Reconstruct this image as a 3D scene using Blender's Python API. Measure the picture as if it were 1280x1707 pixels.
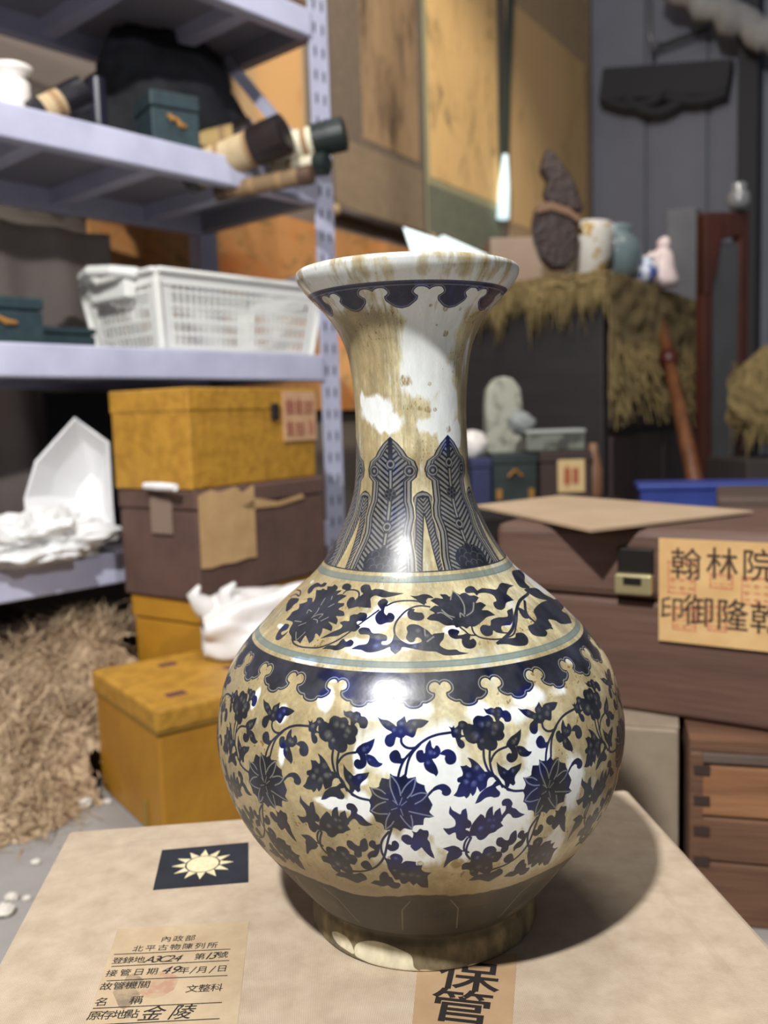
import bpy, bmesh, math, random
import numpy as np
from mathutils import Vector, Matrix, noise as mnoise

for o in list(bpy.data.objects):
    bpy.data.objects.remove(o)
scene = bpy.context.scene
COL = scene.collection
rnd = random.Random(7)

# ------------------------------------------------------------------ camera
F_PX, PITCH, ROLL, CAM_Z = 1500.0, math.radians(6.0), 0.031, 0.55
_f = Vector((0, math.cos(PITCH), -math.sin(PITCH)))
_r0 = Vector((1, 0, 0))
_u0 = _r0.cross(_f)
_r = _r0 * math.cos(ROLL) - _u0 * math.sin(ROLL)
_u = _r.cross(_f)
CAM = Vector((0, 0, CAM_Z))
cam_data = bpy.data.cameras.new('camera')
cam_data.sensor_fit = 'VERTICAL'
cam_data.sensor_height = 36.0
cam_data.sensor_width = 27.0
cam_data.lens = F_PX / 1707.0 * 36.0
cam_data.clip_start = 0.02
cam_data.dof.use_dof = True
cam_data.dof.focus_distance = 0.47
cam_data.dof.aperture_fstop = 7.5
cam = bpy.data.objects.new('camera', cam_data)
cam.matrix_world = Matrix(((_r.x, _u.x, -_f.x, 0), (_r.y, _u.y, -_f.y, 0), (_r.z, _u.z, -_f.z, CAM_Z), (0, 0, 0, 1)))
COL.objects.link(cam)
scene.camera = cam


def ray(px, py):
    return _f + _r * ((px - 640) / F_PX) - _u * ((py - 853.5) / F_PX)


def at(px, py, Y):
    """world point seen at a pixel of the photograph, at distance Y in front of the camera"""
    d = ray(px, py)
    return CAM + d * (Y / d.y)


def hit(px, py, p0, n):
    d = ray(px, py)
    return CAM + d * ((Vector(p0) - CAM).dot(n) / d.dot(n))


# ------------------------------------------------------------------ light
scene.view_settings.view_transform = 'Standard'
scene.view_settings.look = 'None'
scene.view_settings.gamma = 1.0
scene.view_settings.exposure = 0.0
scene.view_settings.use_curve_mapping = False

world = bpy.data.worlds.new('hall_ambient')
scene.world = world
world.use_nodes = True
bg = world.node_tree.nodes['Background']
bg.inputs[0].default_value = (0.80, 0.86, 1.0, 1)
bg.inputs[1].default_value = 0.13


def lamp(name, kind, loc, target, energy, color, **kw):
    d = bpy.data.lights.new(name, kind)
    d.energy = energy
    d.color = color
    for k, v in kw.items():
        setattr(d, k, v)
    o = bpy.data.objects.new(name, d)
    o.location = loc
    o.rotation_euler = (Vector(target) - Vector(loc)).to_track_quat('-Z', 'Y').to_euler()
    COL.objects.link(o)
    return o


VASE_X, VASE_Y, BOX_TOP = 0.01805, 0.55, 0.2369
AZ, EL, DIST = math.radians(-24), math.radians(53), 2.2
tgt = Vector((VASE_X, VASE_Y, 0.42))
kd = Vector((math.sin(AZ) * math.cos(EL), -math.cos(AZ) * math.cos(EL), math.sin(EL)))
lamp('ceiling_lamp_key', 'POINT', tgt + kd * DIST, tgt, 320, (1.0, 0.985, 0.965), shadow_soft_size=0.05)
lamp('ceiling_lamp_aisle', 'AREA', (0.1, 1.3, 2.9), (0.3, 2.4, 0.4), 30, (1.0, 0.94, 0.87), shape='RECTANGLE', size=1.0, size_y=0.25)
lamp('added_spot_scrolls', 'SPOT', (1.3, 1.9, 2.6), (0.35, 3.4, 1.55), 150, (1.0, 0.92, 0.80), spot_size=math.radians(62), spot_blend=0.6, shadow_soft_size=0.06)  # unseen spot added to brighten the hanging scrolls
lamp('added_fill_shelf', 'SPOT', (0.55, -0.3, 1.45), (-0.62, 1.75, 0.80), 74, (0.96, 0.96, 1.0), spot_size=math.radians(50), spot_blend=0.5, shadow_soft_size=0.04)  # unseen low spot beside the viewer, added as fill for the shelf

# ------------------------------------------------------------------ helpers


def lin(c):
    return tuple(((v / 255) / 12.92 if v / 255 <= 0.04045 else ((v / 255 + 0.055) / 1.055) ** 2.4) for v in c) + (1.0,)


def mat(name, c, rough=0.6, c2=None, scale=8.0, lo=0.35, hi=0.65, detail=4.0, stretch=None, bump=0.0, bscale=None, metal=0.0, spec=0.5, coat=0.0, weave=0.0, trans=0.0, emit=None):
    m = bpy.data.materials.new(name)
    m.use_nodes = True
    nt = m.node_tree
    b = nt.nodes['Principled BSDF']
    b.inputs['Base Color'].default_value = lin(c)
    b.inputs['Roughness'].default_value = rough
    b.inputs['Metallic'].default_value = metal
    b.inputs['Specular IOR Level'].default_value = spec
    b.inputs['Coat Weight'].default_value = coat
    b.inputs['Transmission Weight'].default_value = trans
    if emit:
        b.inputs['Emission Color'].default_value = lin(emit[0])
        b.inputs['Emission Strength'].default_value = emit[1]
    tc = nt.nodes.new('ShaderNodeTexCoord')
    mp = nt.nodes.new('ShaderNodeMapping')
    nt.links.new(tc.outputs['Object'], mp.inputs['Vector'])
    if stretch:
        mp.inputs['Scale'].default_value = stretch
    if c2:
        nz = nt.nodes.new('ShaderNodeTexNoise')
        nz.inputs['Scale'].default_value = scale
        nz.inputs['Detail'].default_value = detail
        nz.inputs['Roughness'].default_value = 0.6
        nt.links.new(mp.outputs['Vector'], nz.inputs['Vector'])
        rp = nt.nodes.new('ShaderNodeValToRGB')
        rp.color_ramp.elements[0].position = lo
        rp.color_ramp.elements[0].color = lin(c)
        rp.color_ramp.elements[1].position = hi
        rp.color_ramp.elements[1].color = lin(c2)
        nt.links.new(nz.outputs['Fac'], rp.inputs['Fac'])
        nt.links.new(rp.outputs['Color'], b.inputs['Base Color'])
    if weave:
        def wv(direction):
            w = nt.nodes.new('ShaderNodeTexWave')
            w.bands_direction = direction
            w.inputs['Scale'].default_value = weave
            w.inputs['Distortion'].default_value = 1.0
            w.inputs['Detail'].default_value = 2.0
            w.inputs['Detail Scale'].default_value = 2.0
            nt.links.new(tc.outputs['Object'], w.inputs['Vector'])
            return w
        wx, wy = wv('X'), wv('Y')
        mx = nt.nodes.new('ShaderNodeMath')
        mx.operation = 'MAXIMUM'
        nt.links.new(wx.outputs['Fac'], mx.inputs[0])
        nt.links.new(wy.outputs['Fac'], mx.inputs[1])
        mc = nt.nodes.new('ShaderNodeMix')
        mc.data_type = 'RGBA'
        mc.blend_type = 'MULTIPLY'
        mc.inputs['Factor'].default_value = 1.0
        rr = nt.nodes.new('ShaderNodeValToRGB')
        rr.color_ramp.elements[0].color = (0.62, 0.60, 0.58, 1)
        rr.color_ramp.elements[1].color = (1, 1, 1, 1)
        nt.links.new(mx.outputs[0], rr.inputs['Fac'])
        src = b.inputs['Base Color'].links[0].from_socket if b.inputs['Base Color'].is_linked else None
        if src:
            nt.links.new(src, mc.inputs['A'])
        else:
            mc.inputs['A'].default_value = lin(c)
        nt.links.new(rr.outputs['Color'], mc.inputs['B'])
        nt.links.new(mc.outputs['Result'], b.inputs['Base Color'])
        bp = nt.nodes.new('ShaderNodeBump')
        bp.inputs['Strength'].default_value = 0.35
        bp.inputs['Distance'].default_value = 0.0004
        nt.links.new(mx.outputs[0], bp.inputs['Height'])
        nt.links.new(bp.outputs['Normal'], b.inputs['Normal'])
    elif bump:
        nz = nt.nodes.new('ShaderNodeTexNoise')
        nz.inputs['Scale'].default_value = bscale or scale * 2
        nz.inputs['Detail'].default_value = 5.0
        nt.links.new(mp.outputs['Vector'], nz.inputs['Vector'])
        bp = nt.nodes.new('ShaderNodeBump')
        bp.inputs['Strength'].default_value = bump
        bp.inputs['Distance'].default_value = 0.01
        nt.links.new(nz.outputs['Fac'], bp.inputs['Height'])
        nt.links.new(bp.outputs['Normal'], b.inputs['Normal'])
    return m


class MB:
    """collects shapes that become one mesh"""

    def __init__(self):
        self.v, self.f = [], []

    def add(self, vs, fs):
        n = len(self.v)
        self.v += [tuple(p) for p in vs]
        self.f += [tuple(i + n for i in q) for q in fs]
        return self

    def box(self, x0, x1, y0, y1, z0, z1, taper=None):
        t = taper or 0
        vs = [(x0 + t, y0 + t, z0), (x1 - t, y0 + t, z0), (x1 - t, y1 - t, z0), (x0 + t, y1 - t, z0), (x0, y0, z1), (x1, y0, z1), (x1, y1, z1), (x0, y1, z1)]
        return self.add(vs, [(3, 2, 1, 0), (4, 5, 6, 7), (0, 1, 5, 4), (1, 2, 6, 5), (2, 3, 7, 6), (3, 0, 4, 7)])

    def obox(self, c, ax, ay, az):
        """box from centre and three half-axis vectors"""
        c, ax, ay, az = map(Vector, (c, ax, ay, az))
        vs = [c + ax * i + ay * j + az * k for k in (-1, 1) for j in (-1, 1) for i in (-1, 1)]
        return self.add(vs, [(0, 2, 3, 1), (4, 5, 7, 6), (0, 1, 5, 4), (1, 3, 7, 5), (3, 2, 6, 7), (2, 0, 4, 6)])

    def bar(self, p0, p1, w, h, up=(0, 0, 1)):
        p0, p1 = Vector(p0), Vector(p1)
        d = (p1 - p0)
        s = d.cross(Vector(up)).normalized()
        u = s.cross(d).normalized()
        return self.obox((p0 + p1) / 2, d / 2, s * w / 2, u * h / 2)

    def prism(self, pts, z0, z1):
        n = len(pts)
        vs = [(x, y, z0) for x, y in pts] + [(x, y, z1) for x, y in pts]
        return self.add(vs, [tuple(range(n - 1, -1, -1)), tuple(range(n, 2 * n))] + [(i, (i + 1) % n, n + (i + 1) % n, n + i) for i in range(n)])

    def tube(self, pts, rad, seg=12, caps=True):
        pts = [Vector(p) for p in pts]
        rads = rad if isinstance(rad, (list, tuple)) else [rad] * len(pts)
        n0 = len(self.v)
        ref = Vector((0, 0, 1))
        if abs((pts[-1] - pts[0]).normalized().dot(ref)) > 0.9:
            ref = Vector((1, 0, 0))
        for i, p in enumerate(pts):
            d = (pts[min(i + 1, len(pts) - 1)] - pts[max(i - 1, 0)]).normalized()
            s = d.cross(ref).normalized()
            t = s.cross(d)
            for k in range(seg):
                a = 2 * math.pi * k / seg
                self.v.append(tuple(p + (s * math.cos(a) + t * math.sin(a)) * rads[i]))
        for i in range(len(pts) - 1):
            for k in range(seg):
                a, b = n0 + i * seg + k, n0 + i * seg + (k + 1) % seg
                self.f.append((a, b, b + seg, a + seg))
        if caps:
            self.f.append(tuple(n0 + k for k in range(seg - 1, -1, -1)))
            self.f.append(tuple(n0 + (len(pts) - 1) * seg + k for k in range(seg)))
        return self

    def lathe(self, prof, seg=32, c=(0, 0, 0), closed=True):
        n0 = len(self.v)
        for r, z in prof:
            for k in range(seg):
                a = 2 * math.pi * k / seg
                self.v.append((c[0] + r * math.cos(a), c[1] + r * math.sin(a), c[2] + z))
        for i in range(len(prof) - 1):
            for k in range(seg):
                a, b = n0 + i * seg + k, n0 + i * seg + (k + 1) % seg
                self.f.append((a, b, b + seg, a + seg))
        if closed:
            self.f.append(tuple(n0 + k for k in range(seg - 1, -1, -1)))
            self.f.append(tuple(n0 + (len(prof) - 1) * seg + k for k in range(seg)))
        return self

    def grid(self, fn, nu, nv):
        n0 = len(self.v)
        for j in range(nv + 1):
            for i in range(nu + 1):
                self.v.append(tuple(fn(i / nu, j / nv)))
        for j in range(nv):
            for i in range(nu):
                a = n0 + j * (nu + 1) + i
                self.f.append((a, a + 1, a + nu + 2, a + nu + 1))
        return self

    def blob(self, c, r, seed=0, amp=0.25, freq=2.0, nu=40, nv=24, flat=True, pinch=None):
        """lumpy closed surface; r = radii; flat keeps the underside on its support"""
        c = Vector(c)
        n0 = len(self.v)
        for j in range(nv + 1):
            t = math.pi * j / nv
            for i in range(nu):
                a = 2 * math.pi * i / nu
                d = Vector((math.sin(t) * math.cos(a), math.sin(t) * math.sin(a), math.cos(t)))
                k = 1 + amp * (mnoise.noise(d * freq + Vector((seed * 7.3, seed * 3.1, 0))) + 0.5 * mnoise.noise(d * freq * 2.7 + Vector((0, seed * 5.1, 9))) + 0.3 * abs(mnoise.noise(d * freq * 6 + Vector((3, seed, 2)))))
                p = Vector((d.x * r[0] * k, d.y * r[1] * k, d.z * r[2] * k))
                if flat:
                    p.z = max(p.z, -r[2] * 0.75)
                self.v.append(tuple(c + p))
        for j in range(nv):
            for i in range(nu):
                a, b = n0 + j * nu + i, n0 + j * nu + (i + 1) % nu
                self.f.append((a, a + nu, b + nu, b))
        return self

    def build(self, name, m, parent=None, loc=None, rotz=0.0, smooth=False, bevel=0.0, solid=0.0, **props):
        me = bpy.data.meshes.new(name)
        me.from_pydata(self.v, [], self.f)
        me.validate()
        bmx = bmesh.new()
        bmx.from_mesh(me)
        bmesh.ops.remove_doubles(bmx, verts=bmx.verts, dist=1e-6)
        bmesh.ops.recalc_face_normals(bmx, faces=bmx.faces)
        bmx.to_mesh(me)
        bmx.free()
        o = bpy.data.objects.new(name, me)
        COL.objects.link(o)
        me.materials.append(m)
        if smooth:
            for p in me.polygons:
                p.use_smooth = True
        if solid:
            s = o.modifiers.new('thickness', 'SOLIDIFY')
            s.thickness = solid
            s.offset = 0
        if bevel:
            bv = o.modifiers.new('rounded_edges', 'BEVEL')
            bv.width = bevel
            bv.segments = 2
            bv.limit_method = 'ANGLE'
        if parent:
            o.parent = parent
        if loc is not None:
            o.location = loc
        o.rotation_euler = (0, 0, rotz)
        for k, v in props.items():
            o[k] = v
        return o


def thing(name, loc, rotz, label, category, group=None):
    o = bpy.data.objects.new(name, None)
    o.empty_display_size = 0.05
    COL.objects.link(o)
    o.location = loc
    o.rotation_euler = (0, 0, rotz)
    tag(o, label, category, group)
    return o


def tag(o, label, category, group=None):
    o['label'] = label
    o['category'] = category
    if group:
        o['group'] = group
    return o


def structure(o):
    o['kind'] = 'structure'
    return o


def lettering(name, rows, m, parent, frame, thick=0.0001, bold=0.0):
    """rows = [(text, x, y, size, shear, xscale)], laid in the plane frame = (origin, xdir, ydir) of the parent"""
    V, Fc = [], []
    o0, xd, yd = map(Vector, frame)
    nd = xd.cross(yd).normalized()
    for text, x, y, size, shear, xs in rows:
        c = bpy.data.curves.new('letters', 'FONT')
        c.body = text
        c.size = size
        c.shear = shear
        c.align_x = 'CENTER'
        c.align_y = 'CENTER'
        c.offset = bold * size
        c.resolution_u = 3
        to = bpy.data.objects.new('letters', c)
        COL.objects.link(to)
        bpy.context.view_layer.update()
        me = bpy.data.meshes.new_from_object(to.evaluated_get(bpy.context.evaluated_depsgraph_get()))
        n = len(V)
        for v in me.vertices:
            V.append(tuple(o0 + xd * (x + v.co.x * xs) + yd * (y + v.co.y) + nd * thick))
        for p in me.polygons:
            Fc.append(tuple(i + n for i in p.vertices))
        bpy.data.objects.remove(to)
        bpy.data.meshes.remove(me)
        bpy.data.curves.remove(c)
    mb = MB()
    mb.v, mb.f = V, Fc
    return mb.build(name, m, parent)

# ------------------------------------------------------------------ the vase: profile (height, radius) and its painted glaze
PROFILE = [(0, 0.07), (0.0015, 0.0712), (0.008, 0.0708), (0.0145, 0.07), (0.0178, 0.069), (0.0195, 0.0695), (0.023, 0.0735), (0.032, 0.0811), (0.044, 0.0904), (0.056, 0.0993), (0.068, 0.108), (0.08, 0.1148), (0.092, 0.1198), (0.104, 0.123), (0.116, 0.1249), (0.126, 0.1253), (0.136, 0.1242), (0.148, 0.1216), (0.16, 0.1177), (0.17, 0.1119), (0.18, 0.1042), (0.19, 0.0945), (0.2, 0.0848), (0.21, 0.073), (0.22, 0.0615), (0.23, 0.0537), (0.24, 0.0475), (0.25, 0.0425), (0.262, 0.0378), (0.274, 0.0352), (0.288, 0.0342), (0.303, 0.0337), (0.32, 0.0338), (0.337, 0.035), (0.352, 0.0374), (0.364, 0.0421), (0.374, 0.0486), (0.382, 0.056), (0.389, 0.0624), (0.393, 0.0653), (0.396, 0.0664), (0.3978, 0.0664), (0.3993, 0.0654), (0.3998, 0.0637)]


def dense(P, n=10):
    out = []
    for i in range(len(P) - 1):
        p0, p1, p2, p3 = P[max(i - 1, 0)], P[i], P[i + 1], P[min(i + 2, len(P) - 1)]
        d = p2[0] - p1[0]
        m1 = (p2[1] - p0[1]) / max(p2[0] - p0[0], 1e-6) * d
        m2 = (p3[1] - p1[1]) / max(p3[0] - p1[0], 1e-6) * d
        for k in range(n):
            t = k / n
            out.append((p1[0] + t * d, (2 * t ** 3 - 3 * t * t + 1) * p1[1] + (t ** 3 - 2 * t * t + t) * m1 + (-2 * t ** 3 + 3 * t * t) * p2[1] + (t ** 3 - t * t) * m2))
    out.append(P[-1])
    return np.array(out)


DN = dense(PROFILE)
ARC = np.concatenate([[0], np.cumsum(np.hypot(np.diff(DN[:, 0]), np.diff(DN[:, 1])))]) * 1000.0   # mm along the profile
ARC_MAX = float(ARC[-1])
TW, TH = 4096, 2400
MM = ARC_MAX / TH                       # mm per texel upwards
RAD = np.interp((np.arange(TH) + 0.5) * MM, ARC, DN[:, 1]) * 1000.0    # radius in mm of each texel row
DEG = 360.0 / TW

ink = np.zeros((TH, TW), np.float32)    # cobalt
lite = np.zeros((TH, TW), np.float32)   # pale reserved lines and mottling inside the cobalt


def spline(pts, closed, k=8):
    n = len(pts)
    out = []
    rng = range(n if closed else n - 1)
    for i in rng:
        p1, p2 = pts[i], pts[(i + 1) % n]
        p0 = pts[(i - 1) % n] if (closed or i > 0) else p1
        p3 = pts[(i + 2) % n] if (closed or i < n - 2) else p2
        if p1[2]:
            p0 = p1
        if p2[2]:
            p3 = p2
        for j in range(k):
            t = j / k
            o = []
            for c in (0, 1):
                m1, m2 = (p2[c] - p0[c]) / 2, (p3[c] - p1[c]) / 2
                o.append((2 * t ** 3 - 3 * t * t + 1) * p1[c] + (t ** 3 - 2 * t * t + t) * m1 + (-2 * t ** 3 + 3 * t * t) * p2[c] + (t ** 3 - t * t) * m2)
            out.append(o)
    if not closed:
        out.append(pts[-1][:2])
    return np.array(out)


def poly_tile(P):
    """antialiased fill of a polygon in (degrees, mm); returns x0, y0, coverage"""
    X, Y = P[:, 0] / DEG, P[:, 1] / MM
    x0, x1 = int(math.floor(X.min())) - 1, int(math.ceil(X.max())) + 2
    y0, y1 = max(int(math.floor(Y.min())) - 1, 0), min(int(math.ceil(Y.max())) + 2, TH)
    w = x1 - x0
    T = np.zeros((y1 - y0, w), np.float32)
    xa, ya = X, Y
    xb, yb = np.roll(X, -1), np.roll(Y, -1)
    for r in range(y1 - y0):
        for sub in (0.17, 0.5, 0.83):
            y = y0 + r + sub
            m = (ya <= y) != (yb <= y)
            if not m.any():
                continue
            xs = np.sort(xa[m] + (y - ya[m]) / (yb[m] - ya[m]) * (xb[m] - xa[m])) - x0
            for i in range(0, len(xs) - 1, 2):
                s, e = xs[i], xs[i + 1]
                i0, i1 = int(s), int(e)
                if i0 == i1:
                    T[r, i0] += (e - s) / 3
                else:
                    T[r, i0] += (i0 + 1 - s) / 3
                    T[r, i0 + 1:i1] += 1 / 3
                    T[r, i1] += (e - i1) / 3
    return x0, y0, np.clip(T, 0, 1)


def dist_tile(P, pad):
    """distance in mm to a polyline given in (degrees, mm)"""
    rmin = RAD[min(max(int(P[:, 1].min() / MM), 0), TH - 1)]
    pd = pad / (max(min(rmin, 60), 20) * math.pi / 180) / DEG
    x0, x1 = int(P[:, 0].min() / DEG - pd) - 1, int(P[:, 0].max() / DEG + pd) + 2
    y0, y1 = max(int((P[:, 1].min() - pad) / MM) - 1, 0), min(int((P[:, 1].max() + pad) / MM) + 2, TH)
    yy = (np.arange(y0, y1) + 0.5)[:, None] * MM
    rr = RAD[y0:y1][:, None] * (math.pi / 180)
    xx = (np.arange(x0, x1) + 0.5)[None, :] * DEG
    best = np.full((y1 - y0, x1 - x0), 1e9, np.float32)
    for i in range(len(P) - 1):
        ax, ay = (P[i, 0] - xx) * rr, P[i, 1] - yy
        bx, by = (P[i + 1, 0] - xx) * rr, P[i + 1, 1] - yy
        dx, dy = bx - ax, by - ay
        t = np.clip(-(ax * dx + ay * dy) / (dx * dx + dy * dy + 1e-9), 0, 1)
        best = np.minimum(best, np.hypot(ax + t * dx, ay + t * dy))
    return x0, y0, best


def stamp(layer, tile, offs, mode='max'):
    x0, y0, T = tile
    for o in offs:
        idx = (np.arange(x0, x0 + T.shape[1]) + int(round(o / DEG))) % TW
        sl = layer[y0:y0 + T.shape[0]]
        cur = sl[:, idx]
        sl[:, idx] = np.maximum(cur, T) if mode == 'max' else cur * (1 - T)


def soft(T):
    """box blur, to find the inside of a motif"""
    k = 9
    c = np.cumsum(np.pad(T, ((k + 1, k), (0, 0)), mode='edge'), 0)
    T = (c[2 * k + 1:] - c[:-2 * k - 1]) / (2 * k + 1)
    c = np.cumsum(np.pad(T, ((0, 0), (k + 1, k)), mode='edge'), 1)
    return (c[:, 2 * k + 1:] - c[:, :-2 * k - 1]) / (2 * k + 1)


def draw(text, offs):
    for line in text.strip().splitlines():
        kind, *pts = line.split()
        if kind == 'M':
            for p in pts:
                x, y, r = map(float, p.split(','))
                x0, y0, d = dist_tile(np.array([[x, y], [x + 0.01, y]]), r * 1.6)
                stamp(lite, (x0, y0, 0.58 * np.clip(1.3 - d / r, 0, 1)), offs)
            continue
        P = [[float(v) for v in p.rstrip('*').split(',')] + [p.endswith('*')] for p in pts]
        if kind == 'F':
            stamp(ink, poly_tile(spline(P, True)), offs)
            continue
        w = float(kind[1:]) / 2
        x0, y0, d = dist_tile(spline(P, False, 5), w + 0.6)
        cov = np.clip((w - d) / 0.2 + 0.5, 0, 1)
        if kind[0] == 'L':
            w *= 1.35
            cov = np.clip((w - d) / 0.2 + 0.5, 0, 1)
        if kind[0] == 'K':
            stamp(ink, (x0, y0, cov), offs)
        elif kind[0] == 'L':
            stamp(lite, (x0, y0, 0.9 * cov), offs)
        else:
            stamp(lite, (x0, y0, cov), offs, 'cut')


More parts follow.
